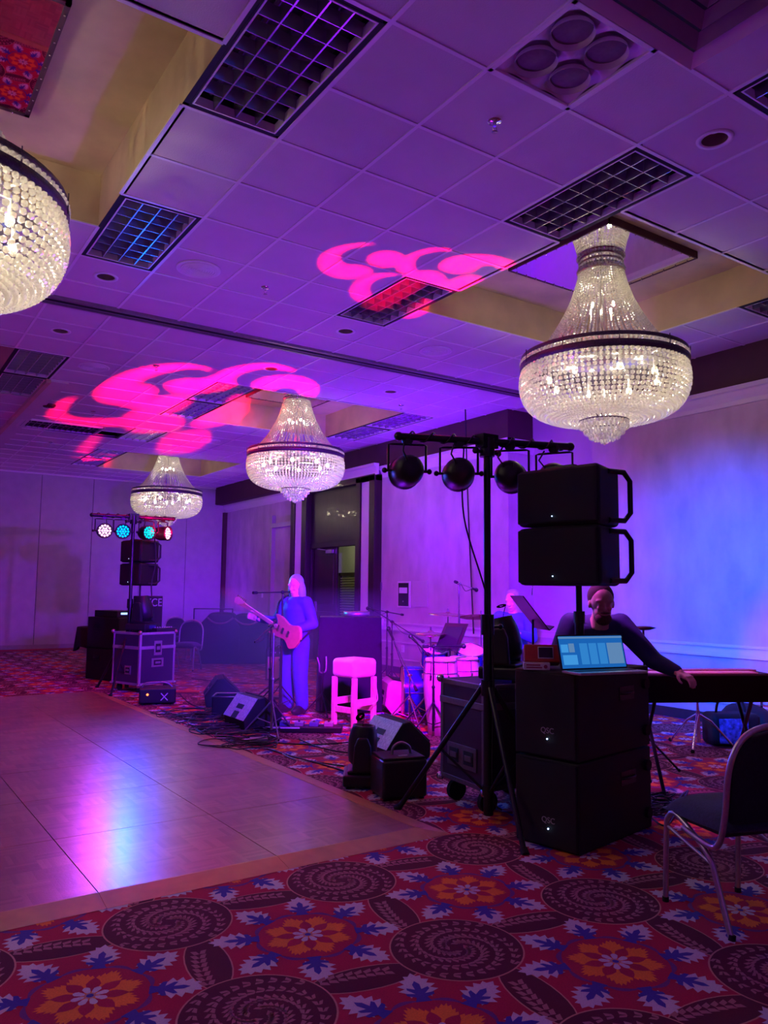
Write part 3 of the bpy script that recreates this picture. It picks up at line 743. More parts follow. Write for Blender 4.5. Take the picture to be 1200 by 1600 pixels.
# ================================================================== DANCE FLOOR
def parquet():
    m = bpy.data.materials.new('parquet'); m.use_nodes = True; nt = m.node_tree; L = nt.links
    b = nt.nodes['Principled BSDF']; tc = N(nt, 'ShaderNodeTexCoord'); sx = N(nt, 'ShaderNodeSeparateXYZ'); L.new(tc.outputs['Object'], sx.inputs[0])
    def M(op, a, b_=None, v=None):
        n = N(nt, 'ShaderNodeMath', operation=op)
        if isinstance(a, (int, float)): n.inputs[0].default_value = a
        else: L.new(a, n.inputs[0])
        if b_ is not None:
            if isinstance(b_, (int, float)): n.inputs[1].default_value = b_
            else: L.new(b_, n.inputs[1])
        return n.outputs[0]
    X, Y = sx.outputs[0], sx.outputs[1]; B = .1524
    u = M('DIVIDE', X, B); v = M('DIVIDE', Y, B); fu = M('FLOOR', u); fv = M('FLOOR', v)
    par = M('MODULO', M('ABSOLUTE', M('ADD', fu, fv)), 2.0)
    fx = M('FRACT', M('MULTIPLY', u, 6)); fy = M('FRACT', M('MULTIPLY', v, 6))
    ix = M('FLOOR', M('MULTIPLY', u, 6)); iy = M('FLOOR', M('MULTIPLY', v, 6))
    def mix(f, a, b_):
        n = N(nt, 'ShaderNodeMix', data_type='FLOAT'); L.new(f, n.inputs[0]); 
        for q, s_ in ((2, a), (3, b_)):
            if isinstance(s_, (int, float)): n.inputs[q].default_value = s_
            else: L.new(s_, n.inputs[q])
        return n.outputs[0]
    ida = mix(par, ix, iy); frac = mix(par, fx, fy)
    cb = N(nt, 'ShaderNodeCombineXYZ'); L.new(ida, cb.inputs[0]); L.new(fu, cb.inputs[1]); L.new(fv, cb.inputs[2])
    wn = N(nt, 'ShaderNodeTexWhiteNoise'); L.new(cb.outputs[0], wn.inputs[0])
    cb2 = N(nt, 'ShaderNodeCombineXYZ'); L.new(fu, cb2.inputs[1]); L.new(fv, cb2.inputs[2]); wn2 = N(nt, 'ShaderNodeTexWhiteNoise'); L.new(cb2.outputs[0], wn2.inputs[0])
    ns = N(nt, 'ShaderNodeTexNoise'); ns.inputs['Scale'].default_value = 90; L.new(tc.outputs['Object'], ns.inputs['Vector'])
    f = M('ADD', M('MULTIPLY', wn.outputs[0], .55), M('MULTIPLY', wn2.outputs[0], .45))
    mx = N(nt, 'ShaderNodeMixRGB'); mx.inputs[1].default_value = (.22, .10, .055, 1); mx.inputs[2].default_value = (.42, .22, .12, 1); L.new(f, mx.inputs[0])
    L.new(mx.outputs[0], b.inputs['Base Color'])
    b.inputs['Roughness'].default_value = .30; b.inputs['Specular IOR Level'].default_value = .55; b.inputs['Coat Weight'].default_value = .25; b.inputs['Coat Roughness'].default_value = .22
    # strips and worn grain
    g = M('MULTIPLY', M('LESS_THAN', frac, .08), -.25)
    hgt = M('ADD', M('ADD', g, M('MULTIPLY', ns.outputs[0], .45)), M('MULTIPLY', f, .35))
    bp = N(nt, 'ShaderNodeBump'); bp.inputs['Strength'].default_value = .35; bp.inputs['Distance'].default_value = .004; L.new(hgt, bp.inputs['Height']); L.new(bp.outputs[0], b.inputs['Normal'])
    return m
M_PARQ = parquet()
M_EDGE = mat('ramp_edge', (.46, .30, .085), .45, metal=.25, noise=.1, nscale=12)
DX1, DY0, DP, ND = 2.86, 3.87, .915, 8
t = thing('dance_floor', 'portable wooden parquet dance floor with tan metal edge strips on the carpet', 'dance floor', (DX1, DY0, 0), radians(0.6))
n_ = 0
for a in range(9):
    for b in range(8):
        m = MB(); m.bx(-(a+1)*DP+.0015, -a*DP-.0015, b*DP+.0015, (b+1)*DP-.0015, .004, .026); m.build('parquet_panel', M_PARQ, t, bevel=.0015, seg=1)
Lx = 9*DP; Ly = 8*DP; wr = .15
for k in range(9):
    m = MB(); m.prism([(-wr, .002), (0, .002), (0, .027), (-.01, .027)], -(k+1)*DP+.001, -k*DP-.001, 'x'); m.build('edge_strip', M_EDGE, t)
    m = MB(); m.prism([(Ly, .002), (Ly+wr, .002), (Ly+.01, .027), (Ly, .027)], -(k+1)*DP+.001, -k*DP-.001, 'x'); m.build('edge_strip', M_EDGE, t)
for k in range(8):
    m = MB(); m.prism([(0, .002), (wr, .002), (.01, .027), (0, .027)], k*DP+.001, (k+1)*DP-.001, 'y'); m.build('edge_strip', M_EDGE, t)
m = MB(); m.add([(0, 0, .027), (wr, 0, .003), (0, -wr, .003), (wr, -wr, .003), (0, 0, 0)], [(0, 1, 3), (0, 3, 2)]); m.build('corner_piece', M_EDGE, t)
# ================================================================== TEXT
def text(name, s, size, m, parent, mtx, ext=.0008):
    cu = bpy.data.curves.new(name, 'FONT'); cu.body = s; cu.size = size; cu.extrude = ext; cu.align_x = 'CENTER'; cu.align_y = 'CENTER'
    o = bpy.data.objects.new(name, cu); COL.objects.link(o); bpy.context.view_layer.update()
    me = bpy.data.meshes.new_from_object(o.evaluated_get(bpy.context.evaluated_depsgraph_get())); bpy.data.objects.remove(o)
    me.materials.clear(); me.materials.append(m); me.name = name
    o = bpy.data.objects.new(name, me); COL.objects.link(o); o.parent = parent; o.matrix_local = mtx; return o
M_LOGO = mat('pale_logo', (.45, .42, .5), .5, noise=.05)
M_LEDB = lit('blue_led', (.45, .6, 1), 6)

# ================================================================== LIGHTING STANDS
def tbar_stand(name, label, P, ztop, bdir, L, foot_az, R=.6):
    t = thing(name, label, 'light stand', (P.x, P.y, 0))
    m = MB(); m.cyl((0, 0, .04), (0, 0, 1.25), .030, n=16); m.build('lower_pole', M_BMET, t)
    m = MB(); m.cyl((0, 0, 1.2), (0, 0, ztop), .023, n=16); m.build('upper_pole', M_BMET, t)
    m = MB(); m.cyl((0, 0, 1.15), (0, 0, 1.28), .042, n=16); m.cyl((.04, 0, 1.2), (.11, 0, 1.2), .010); m.sph((.11, 0, 1.2), .018); m.build('collar', M_BMET, t)
    m = MB(); m.cyl((0, 0, ztop-.10), (0, 0, ztop+.02), .05, n=16); m.box((0, 0, ztop), (.13, .08, .09)); m.cyl((-.1, 0, ztop-.07), (.1, 0, ztop-.07), .012); m.sph((.1, 0, ztop-.07), .02); m.sph((-.1, 0, ztop-.07), .02); m.build('top_bracket', M_BMET, t)
    b = Vector((bdir[0], bdir[1], 0)).normalized()
    m = MB(); m.cyl(b*-L+Vector((0, 0, ztop)), b*L+Vector((0, 0, ztop)), .024, n=12); 
    m.sph(b*-L+Vector((0, 0, ztop)), .03); m.sph(b*L+Vector((0, 0, ztop)), .03); m.build('cross_bar', M_BMET, t)
    # cables wound on the bar
    m = MB(); pts = []
    for k in range(90):
        u = -L*.9+1.8*L*k/89; a = k*.55; q = b.cross(Vector((0, 0, 1)))
        pts.append(b*u+q*(.032*cos(a))+Vector((0, 0, ztop+.004+.032*sin(a))))
    m.tube(pts, .006, 5); m.build('wound_cable', M_CABLE, t)
    zh = .82
    m = MB(); m.cyl((0, 0, zh-.05), (0, 0, zh+.05), .044, n=14); m.build('leg_hub', M_BMET, t)
    m = MB(); m.cyl((0, 0, .16), (0, 0, .22), .038, n=14); m.build('brace_hub', M_BMET, t)
    for az in foot_az:
        d = Vector((cos(az), sin(az), 0)); m = MB(); m.cyl(d*.04+Vector((0, 0, zh)), d*R+Vector((0, 0, .02)), .017, n=8); m.cyl(d*R+Vector((0, 0, .02)), d*(R+.03)+Vector((0, 0, .0)), .024, n=8, mi=1)
        m.build('leg', [M_BMET, M_RUB], t)
        m = MB(); m.cyl(d*.035+Vector((0, 0, .19)), d*R*.52+Vector((0, 0, zh*.5)), .009, n=6); m.build('brace', M_BMET, t)
    return t
PN = atD(762, 1000, 5.08)
FL, FR = G(625, 1265), G(817, 1332)
azL = math.atan2(FL.y-PN.y, FL.x-PN.x); azR = math.atan2(FR.y-PN.y, FR.x-PN.x)
tbar_stand('lighting_stand', 'tall black tripod light stand with T bar standing near, before the road case', PN, 2.40, (1.113, -.392), .60, (azL, azR, radians(-8)), .6)

def par_can(name, label, body, led=None, group=None):
    # front looks along -Y of the thing, origin at the clamp on the bar
    t = thing(name, label, 'stage light', (0, 0, 0), 0, group)
    X = T(0, 0, -.20)
    m = MB(); m.X = X@RX(pi/2)
    m.lathe([(0, -.13), (.045, -.128), (.075, -.11), (.093, -.075), (.101, -.03), (.101, .07), (.107, .075), (.107, .10), (.095, .10), (.095, .075), (0, .07)], 28)
    m.build('can', body, t)
    m = MB(); m.X = X; m.box((0, .10, .055), (.07, .05, .03)); m.tube([(.02, .12, .04), (.06, .16, .1), (.04, .1, .17)], .006, 6); m.build('rear_plug', M_CABLE, t)
    m = MB(); r = .122
    m.tube([(-r, 0, -.20), (-r, 0, -.035), (-r+.02, 0, -.03), (r-.02, 0, -.03), (r, 0, -.035), (r, 0, -.20)], .008, 6); m.build('yoke', M_BMET, t)
    m = MB()
    for s_ in (-1, 1): m.cyl((s_*.10, 0, -.20), (s_*.145, 0, -.20), .009, n=8); m.sph((s_*.145, 0, -.20), .018, 8, 6)
    m.build('yoke_knob', M_BMET, t)
    m = MB(); m.box((0, 0, -.012), (.03, .05, .035)); m.cyl((0, -.012, .0), (0, .012, 0), .036, n=14); m.build('clamp', M_BMET, t)
    m = MB(); m.X = X@RX(pi/2)
    mm = led or mat('led_lens_off', (.05, .05, .07), .15, noise=.1)
    k = 0
    for rr, n in ((0, 1), (.036, 6), (.072, 12)):
        for q in range(n): a = 2*pi*q/n; m.sph((rr*cos(a), rr*sin(a), .078), .0145, 8, 6, (1, 1, .5))
    o = m.build('led_lenses', mm, t); o['kind'] = 'stuff'
    return t
bN = Vector((1.113, -.392, 0)).normalized()
cans = [(636, 'leftmost and largest looking black par can on the near T bar', 12), (717, 'second black par can from the left on the near T bar', 4),
        (797, 'black par can on the near T bar just right of its pole', -6), (866, 'black par can mostly hidden behind the speaker top on the near T bar', -14)]
proto = None
for px, lab, rz in cans:
    # where the ray of this column meets the bar line
    d = ray(px, 740); A = Vector((PN.x, PN.y, 0)); den = bN.x*d.y-bN.y*d.x; s_ = (A.y*d.x-A.x*d.y)/den
    pos = A+bN*s_
    o = par_can('par_can', lab, M_BLACK, None, 'par cans on the near T bar') if proto is None else dup(proto, label=lab)
    proto = proto or o
    o.location = (pos.x, pos.y, 2.40-.02); o.rotation_euler = (0, 0, math.atan2(pos.y, pos.x)+pi/2+radians(rz))
# far stand and lit cans
PF = atD(205, 900, 11.75)
bF = (atD(265, 822, 11.9)-atD(150, 815, 11.7)).xy.normalized(); bF3 = Vector((bF.x, bF.y, 0))
tbar_stand('lighting_stand', 'slim far light stand carrying four glowing cans at the left back', PF, 2.45, bF, .57, (radians(115), radians(235), radians(0)), .6)
fc_ = [(162, 'glowing pinkish white par can, leftmost on the far T bar', lit('led_pink', (1, .42, .90), 5), 8), (191, 'glowing sky blue par can, second on the far T bar', lit('led_sky', (.0, .30, 1), 4), 5),
       (228, 'glowing turquoise par can, third on the far T bar', lit('led_cyan', (.0, .60, .75), 3), 32), (254, 'glowing rose par can turned sideways, rightmost on the far T bar', lit('led_rose', (1, .38, .65), 5), 58)]
for px, lab, mm, tw in fc_:
    d = ray(px, 840); A = Vector((PF.x, PF.y, 0)); den = bF3.x*d.y-bF3.y*d.x; s_ = (A.y*d.x-A.x*d.y)/den; pos = A+bF3*s_
    o = par_can('par_can', lab, M_BLACK, mm, 'glowing par cans on the far T bar')
    look = math.atan2(-pos.y, -pos.x)            # towards the camera
    o.location = (pos.x, pos.y, 2.43); o.rotation_euler = (0, 0, look+pi/2+radians(tw))

# ================================================================== SPEAKERS
def fullrange(name, label, group=None):
    # front looks along -X, width along Y, origin bottom centre
    t = thing(name, label, 'loudspeaker', (0, 0, 0), 0, group)
    W, H, D = .585, .355, .40
    RW = .20
    m = MB(); m.prism([(-D/2, -W/2), (D/2, -RW), (D/2, RW), (-D/2, W/2)], 0, H, 'z'); m.build('cabinet', M_MATT, t, bevel=.032, seg=4)
    m = MB(); m.bx(-D/2-.012, -D/2+.01, -W/2+.015, W/2-.015, .015, H-.015); m.build('grille', mat('grille_mesh', (.008, .008, .01), .55, bump=.8, bscale=500), t, bevel=.01)
    for s_ in (-1, 1):
        m = MB(); m.tube([(-.02, s_*.25, H-.03), (.10, s_*.285, H-.03), (.155, s_*.295, H-.08), (.155, s_*.295, .08), (.10, s_*.285, .03), (-.02, s_*.25, .03)], .017, 8); m.build('side_handle', M_BLACK, t)
    m = MB(); m.sph((-D/2-.014, .02, .055), .0035, 8, 6); m.build('power_light', M_LEDB, t)
    m = MB(); m.bx(D/2-.01, D/2+.006, -.12, .12, .08, .27); m.bx(D/2+.004, D/2+.012, -.03, .03, .1, .18); m.build('rear_panel', M_BLACK, t)
    m = MB(); m.bx(-.16, -.12, -.10, .10, H, H+.012); m.build('rigging_clip', M_BMET, t)
    return t
SB = Vector((3.707, 3.31, 0)); AZ = radians(10)
fr = fullrange('loudspeaker', 'black loudspeaker on the near pole, upper of the two', 'array speakers on the near pole')
fr.location = (3.68, 3.335, 1.826); fr.rotation_euler = (0, 0, AZ)
dup(fr, (3.68, 3.335, 1.465), AZ, 'black loudspeaker on the near pole, lower of the two')
t = thing('speaker_pole', 'thick black pole rising from the bass cabinets to the near speakers', 'speaker pole', (3.70, 3.325, .98))
m = MB(); m.cyl((0, 0, 0), (0, 0, .30), .028, n=16); m.build('lower_tube', M_BMET, t)
m = MB(); m.cyl((0, 0, .25), (0, 0, .50), .019, n=16); m.build('upper_tube', M_BMET, t)
m = MB(); m.cyl((0, 0, .26), (0, 0, .33), .034, n=16); m.build('collar', M_BLACK, t)
def sub(name, label, group=None, cloth=False):
    t = thing(name, label, 'bass speaker', (0, 0, 0), 0, group); W, H, D = .424, .485, .824
    m = MB(); m.bx(-D/2+.012, D/2, -W/2, W/2, .004, H); m.build('cabinet', M_MATT, t, bevel=.008)
    m = MB(); m.bx(-D/2, -D/2+.016, -W/2+.012, W/2-.012, .016, H-.012); m.build('grille', MATS['grille_mesh'], t, bevel=.004)
    text('logo', 'QSC', .045, M_LOGO, t, T(-D/2-.0012, -.02, .155)@RZ(-pi/2)@RX(pi/2))
    m = MB(); m.sph((-D/2-.003, -.02, .11), .0045, 8, 6); m.build('power_light', M_LEDB, t)
    for s_ in (-1, 1):
        m = MB(); m.bx(.05, .22, s_*(W/2+.001)-.003, s_*(W/2+.001)+.003, .3, .38); m.tube([(.06, s_*(W/2+.003), .34), (.09, s_*(W/2+.02), .34), (.18, s_*(W/2+.02), .34), (.21, s_*(W/2+.003), .34)], .008, 6); m.build('handle', M_BLACK, t)
    for z in (.1, .38):
        m = MB(); m.cyl((D/2-.06, -W/2-.022, z), (D/2-.06, -W/2, z), .034, n=14); m.build('caster', M_RUB, t)
    return t
s1 = sub('subwoofer', 'black bass cabinet on the carpet, lower of the near stack', 'stacked bass cabinets'); s1.location = (SB.x, SB.y, 0); s1.rotation_euler = (0, 0, AZ)
dup(s1, (SB.x, SB.y, .49), AZ, 'black bass cabinet carrying the laptop, upper of the near stack')
ZS = .976
# laptop
hg = G(930, 1041, ZS+.03); RL = Matrix.Rotation(0, 4, 'Z')
vx = (G(988, 1038, ZS+.02)-G(872, 1042, ZS+.02)); laz = math.atan2(vx.y, vx.x)
t = thing('laptop', 'open laptop with a blue mixing screen on top of the bass cabinets', 'laptop', (hg.x, hg.y, ZS), laz)
LW = min(.46, vx.length)
m = MB(); m.bx(-LW/2, LW/2, -.17, .0, 0, .014); m.build('base', M_ALU, t, bevel=.004)
m = MB(); m.bx(-LW/2+.02, LW/2-.02, -.10, -.02, .0135, .0165); m.build('keyboard', M_BLACK, t)
TS = T(0, 0, .012)@RX(radians(-14))
m = MB(); m.X = TS; m.bx(-LW/2, LW/2, -.002, .008, 0, .20); m.build('lid', M_BLACK, t, bevel=.003)
m = MB(); m.X = TS; m.bx(-LW/2+.008, LW/2-.008, -.0032, -.002, .010, .192); m.build('screen', lit('screen_blue', (.01, .12, .45), 1.0), t)
m = MB(); m.X = TS
for x0, x1, z0, z1, mi in ((-.20, -.155, .10, .145, 0), (-.15, -.115, .10, .15, 1), (-.195, -.105, .03, .085, 0), (-.21, .21, .178, .188, 1), (-.08, -.03, .03, .15, 2), (-.02, .03, .03, .15, 2), (.04, .09, .03, .15, 2), (.10, .2, .03, .15, 1)):
    x0 = x0*LW/.43; x1 = x1*LW/.43; m.bx(x0, x1, -.0042, -.0032, z0, z1, mi)
m.build('screen_windows', [lit('win_a', (.05, .30, .72), 1.0), lit('win_b', (.12, .26, .50), .9), lit('win_c', (.03, .22, .60), 1.0)], t)
# red device on a printed box
pb = atD(838, 1035, 4.72); 
t = thing('printed_box', 'small white printed box under the red device left of the laptop', 'box', (pb.x, pb.y, ZS), radians(-42))
m = MB(); m.bx(-.075, .075, -.05, .05, 0, .04); m.build('carton', M_WHITE, t, bevel=.002)
m = MB(); m.bx(-.06, .02, -.0512, -.05, .024, .032); m.bx(-.06, .03, -.0512, -.05, .010, .018); m.cyl((.05, -.0505, .02), (.05, -.0518, .02), .011, n=12); m.build('print', mat('print_red', (.35, .05, .12), .6, noise=.05), t)
t = thing('red_device', 'red box shaped device with a dark white framed display, tilted beside the laptop', 'device', (pb.x+.03, pb.y-.02, ZS+.042), radians(-40))
X = RX(radians(-18))
m = MB(); m.X = X; m.bx(-.105, .105, 0, .10, .0, .105); m.build('case', mat('red_shell', (.50, .045, .02), .4, noise=.1), t, bevel=.008)
m = MB(); m.X = X; m.bx(-.025, .065, -.004, 0, .02, .09); m.build('bezel', M_WHITE, t)
m = MB(); m.X = X; m.bx(-.02, .06, -.006, -.004, .025, .085); m.build('display', mat('dark_display', (.02, .015, .02), .2, noise=.05), t)

# ================================================================== ROAD CASES
def flight_case(name, label, W, D, H, z0, lidz, panel, edge, group=None, latch=True, wheels=True, plates=None):
    # front is -Y, origin at floor centre of front edge left corner at (0,0)
    t = thing(name, label, 'road case', (0, 0, 0), 0, group); e = .032
    m = MB(); m.bx(.003, W-.003, .003, D-.003, z0+.003, z0+H-.003); m.build('panel', panel, t)
    m = MB()
    for z in (z0, z0+H-e):
        m.bx(0, W, 0, e, z, z+e); m.bx(0, W, D-e, D, z, z+e); m.bx(0, e, 0, D, z, z+e); m.bx(W-e, W, 0, D, z, z+e)
    for x in (0, W-e):
        for y in (0, D-e): m.bx(x, x+e, y, y+e, z0, z0+H)
    m.build('edge_rails', edge, t, bevel=.003)
    m = MB(); m.bx(-.004, W+.004, -.004, D+.004, lidz-.022, lidz+.022); m.build('lid_rail', edge, t, bevel=.003)
    for x in (0, W):
        for y in (0, D):
            for z in (z0, z0+H):
                m = MB(); m.sph((x, y, z), .03, 10, 8); m.build('ball_corner', M_CHROME, t)
    for (px, pz, pw, ph, side) in (plates or []):
        m = MB()
        if side == 'f': X = T(px, 0, pz)
        else: X = T(0, px, pz)@RZ(-pi/2)
        m.X = X; m.bx(-pw/2, pw/2, -.006, .002, -ph/2, ph/2); m.bx(-pw*.32, pw*.32, -.010, -.004, -ph*.3, ph*.3, 1); m.bx(-pw*.22, pw*.22, -.016, -.008, -ph*.12, ph*.12)
        m.build('handle_plate', [M_STEEL if edge is not M_ALUB else M_ALU, M_MATT], t, bevel=.002)
    if wheels:
        for x in (.08, W-.08):
            for y in (.08, D-.08):
                m = MB(); m.bx(x-.04, x+.04, y-.04, y+.04, z0-.012, z0); m.cyl((x-.018, y, z0*.46), (x+.018, y, z0*.46), z0*.46, n=16); m.box((x, y+.01, z0*.75), (.05, .03, z0*.5)); m.build('caster', M_RUB, t)
    return t
M_ALUB = mat('bright_alu', (.72, .70, .74), .32, metal=.75, noise=.05, nscale=30)
M_PANEL = mat('case_laminate', (.045, .022, .06), .5, noise=.05, nscale=40)
a_ = G(757, 1239, .15); b_ = G(688, 1212, .15); Wc = (a_-b_).length; caz = math.atan2(a_.y-b_.y, a_.x-b_.x)
fcs = flight_case('road_case', 'tall dark road case with dull metal edges and casters behind the light stand', Wc, .60, .67, .15, .68, M_PANEL, M_STEEL, plates=[(.18, .33, .17, .15, 'f'), (Wc-.17, .33, .17, .15, 'f')])
fcs.location = (b_.x, b_.y, 0); fcs.rotation_euler = (0, 0, caz)
CT = Vector((b_.x, b_.y, 0))+Matrix.Rotation(caz, 3, 'Z')@Vector((Wc*.62, .32, .82))

def moving_head(name, label, tilt, pan, sc=1.0, group=None):
    t = thing(name, label, 'moving head light', (0, 0, 0), pan, group)
    m = MB(); m.X = Matrix.Scale(sc, 4); m.bx(-.17, .17, -.14, .14, .02, .10); m.bx(-.13, .13, -.11, .11, .10, .125); m.build('base', M_BLACK, t, bevel=.018*sc)
    m = MB(); m.X = Matrix.Scale(sc, 4)
    for x in (-.12, .12):
        for y in (-.1, .1): m.cyl((x, y, 0), (x, y, .02), .018)
    m.build('feet', M_RUB, t)
    m = MB(); m.X = Matrix.Scale(sc, 4); m.bx(-.08, .08, -.141, -.139, .04, .08); m.build('display', mat('dim_blue_display', (.02, .03, .2), .3, noise=.1), t)
    for s_ in (-1, 1):
        m = MB(); m.X = Matrix.Scale(sc, 4); m.prism([(-.075, .12), (.075, .12), (.06, .30), (.035, .36), (-.035, .36), (-.06, .30)], s_*.135-.022, s_*.135+.022, 'x'); m.build('yoke_arm', M_BLACK, t, bevel=.012*sc)
    X = Matrix.Scale(sc, 4)@T(0, 0, .285)@RX(tilt)
    m = MB(); m.X = X; m.lathe([(0, -.155), (.06, -.15), (.095, -.12), (.108, -.05), (.108, .04), (.098, .10), (.085, .13), (.085, .145), (.07, .145), (.066, .12), (0, .118)], 26); m.build('head', M_BLACK, t)
    m = MB(); m.X = X; m.lathe([(0, .128), (.04, .126), (.066, .12)], 20); m.build('lens', mat('lens_glass', (.2, .05, .12), .05, noise=.05), t)
    return t, (t, X@Vector((0, 0, .15)))
# ================================================================== GOBO LIGHT PATTERNS (a real plate with cut outs in front of a pin light)
M_GOBO = mat('gobo_black', (0, 0, 0), 1, spec=0, noise=.01)
def gobo(name, src, axis, shapes, half, col, power, head):
    q = axis.to_track_quat('-Z', 'Y'); qi = q.inverted(); d0 = .05
    lim = math.tan(half*1.08)*d0
    verts = []; edges = []; 
    def addloop(pts):
        b = len(verts); n = len(pts)
        for p in pts: verts.append(Vector(p))
        edges.extend([(b+i, b+(i+1) % n) for i in range(n)])
    n = 40; addloop([(lim*1.9*cos(2*pi*k/n), lim*1.9*sin(2*pi*k/n)) for k in range(n)])
    polys = []
    for sh in shapes:
        P = []
        for (u, v) in sh:
            w3 = onZc(u, v)-src; l = qi@w3; P.append((l.x/-l.z*d0, l.y/-l.z*d0))
        P = [(p.x, p.y) for p in closed_curve(P)]
        polys.append(P); addloop(P)
    V, E_, F_, _, _, fo_ = delaunay_2d_cdt(verts, edges, [], 0, 1e-7)
    def inside(pt, P):
        c = False; n = len(P)
        for i in range(n):
            x0, y0 = P[i]; x1, y1 = P[(i+1) % n]
            if (y0 > pt[1]) != (y1 > pt[1]) and pt[0] < (x1-x0)*(pt[1]-y0)/(y1-y0)+x0: c = not c
        return c
    keep = []
    for f in F_:
        c = (sum(V[i].x for i in f)/len(f), sum(V[i].y for i in f)/len(f))
        if not any(inside(c, P) for P in polys) and math.hypot(*c) < lim*1.9: keep.append(f)
    me = bpy.data.meshes.new(name); me.from_pydata([(p.x, p.y, -d0) for p in V], [], keep); me.materials.append(M_GOBO); me.update()
    o = bpy.data.objects.new(name, me); COL.objects.link(o); o.parent = head
    hm = Matrix.Translation(head.location)@head.rotation_euler.to_matrix().to_4x4()
    o.matrix_local = hm.inverted()@(Matrix.Translation(src)@q.to_matrix().to_4x4())
    hp = hm.inverted()@src; mb2 = MB(); pe = hm.inverted()@(src+q@Vector((lim*1.8, 0, -d0)))
    mb2.cyl((hp.x, hp.y, hp.z-.09), (hp.x, hp.y, hp.z-.02), .004, n=6); mb2.cyl((hp.x, hp.y, hp.z-.02), pe, .003, n=6); mb2.build('gobo_holder', M_BMET, head)
    l = bpy.data.lights.new(name+'_lamp', 'SPOT'); l.color = col; l.energy = power; l.shadow_soft_size = .0006; l.spot_size = 2*half; l.spot_blend = .05
    lo = bpy.data.objects.new(name+'_lamp', l); COL.objects.link(lo); lo.location = src; lo.rotation_euler = q.to_euler()
def closed_curve(P):
    P = [Vector((x, y, 0)) for x, y in P]; n = len(P); out = []
    for i in range(n):
        p0, p1, p2, p3 = P[i-1], P[i], P[(i+1) % n], P[(i+2) % n]
        for k in range(3):
            t = k/3; out.append(.5*((2*p1)+(-p0+p2)*t+(2*p0-5*p1+4*p2-p3)*t*t+(-p0+3*p1-3*p2+p3)*t**3))
    return out
def onZc(u, v): return G(u, v, ZC)
def ell(cx, cy, rx, ry, n=12): return [(cx+rx*cos(2*pi*k/n), cy+ry*sin(2*pi*k/n)) for k in range(n)]
pat1 = [
 [(585, 381), (560, 381), (530, 386), (508, 396), (500, 408), (504, 421), (518, 430), (540, 435), (560, 433), (578, 427), (576, 420), (560, 415), (540, 414), (529, 406), (530, 396), (545, 388), (565, 383)],
 ell(604, 405, 27, 12),
 [(706, 390), (680, 388), (652, 394), (632, 404), (622, 415), (626, 424), (640, 427), (650, 426), (646, 418), (645, 408), (655, 398), (680, 392)],
 [(688, 416), (700, 405), (726, 399), (760, 399), (785, 404), (802, 411), (788, 421), (770, 414), (750, 415), (738, 424), (715, 427), (695, 423)],
 [(622, 429), (590, 428), (562, 437), (550, 452), (553, 464), (565, 471), (577, 464), (574, 450), (583, 438), (605, 431)],
 [(630, 431), (650, 425), (678, 424), (692, 432), (700, 440), (720, 432), (742, 431), (754, 439), (735, 450), (718, 460), (700, 452), (665, 440)],
 [(632, 436), (662, 444), (640, 464), (600, 486), (570, 478), (590, 462), (612, 448)],
 [(668, 471), (690, 474), (668, 486), (650, 495), (632, 496), (646, 484)],
]
pat2 = [
 [(333, 580), (310, 572), (280, 569), (240, 572), (200, 582), (170, 596), (153, 611), (156, 624), (175, 630), (205, 632), (232, 624), (242, 611), (230, 602), (213, 601), (226, 591), (250, 583), (280, 577), (310, 575)],
 [(262, 600), (285, 593), (315, 592), (334, 588), (355, 578), (385, 571), (415, 569), (440, 572), (461, 580), (440, 577), (410, 575), (380, 581), (362, 592), (366, 604), (340, 612), (300, 616), (270, 612)],
 [(397, 601), (410, 592), (440, 587), (470, 590), (490, 599), (494, 611), (486, 620), (475, 618), (466, 608), (450, 604), (432, 606), (420, 612), (405, 609)],
 [(178, 628), (205, 636), (225, 640), (255, 645), (280, 642), (298, 626), (285, 619), (250, 620), (235, 626), (215, 624)],
 [(205, 645), (230, 640), (262, 650), (282, 655), (280, 668), (262, 674), (240, 675), (218, 676), (200, 668), (196, 655)],
 [(114, 621), (100, 626), (85, 638), (78, 650), (98, 656), (125, 660), (160, 664), (195, 664), (196, 656), (165, 655), (130, 655), (102, 650), (98, 642), (103, 632)],
 [(156, 676), (140, 688), (126, 702), (120, 716), (134, 714), (140, 700), (150, 688)],
 [(128, 716), (180, 714), (168, 729), (120, 726)],
 [(250, 706), (252, 692), (266, 680), (292, 674), (318, 673), (325, 680), (318, 693), (300, 704), (275, 708)],
 [(300, 664), (312, 655), (335, 645), (352, 642), (360, 655), (345, 663), (318, 667)],
 [(352, 640), (365, 622), (385, 618), (399, 630), (396, 645), (386, 660), (366, 662)],
]
mh, (hd, lp) = moving_head('moving_head', 'black moving head light on the near road case behind the stand pole', radians(-14), radians(30))
mh.location = CT; 
src2 = Vector(CT)+Vector((0.02, .04, .46))
moving_hd2 = mh
# floor standing head
fl = G(566, 1226); 
mh2, _ = moving_head('moving_head', 'black moving head light on the carpet at the dance floor edge', radians(4), radians(57), 1.0)
mh2.location = (fl.x, fl.y, 0)
src1 = Vector((fl.x, fl.y, .46))
c1 = onZc(655, 437)-src2; gobo('gobo_plate', src2, c1, pat1, radians(19), (1, .0, .06), GOBO[0], mh)
c2 = onZc(255, 632)-src1; gobo('gobo_plate', src1, c2, pat2, radians(19.8), (1, .0, .06), GOBO[1], mh2)
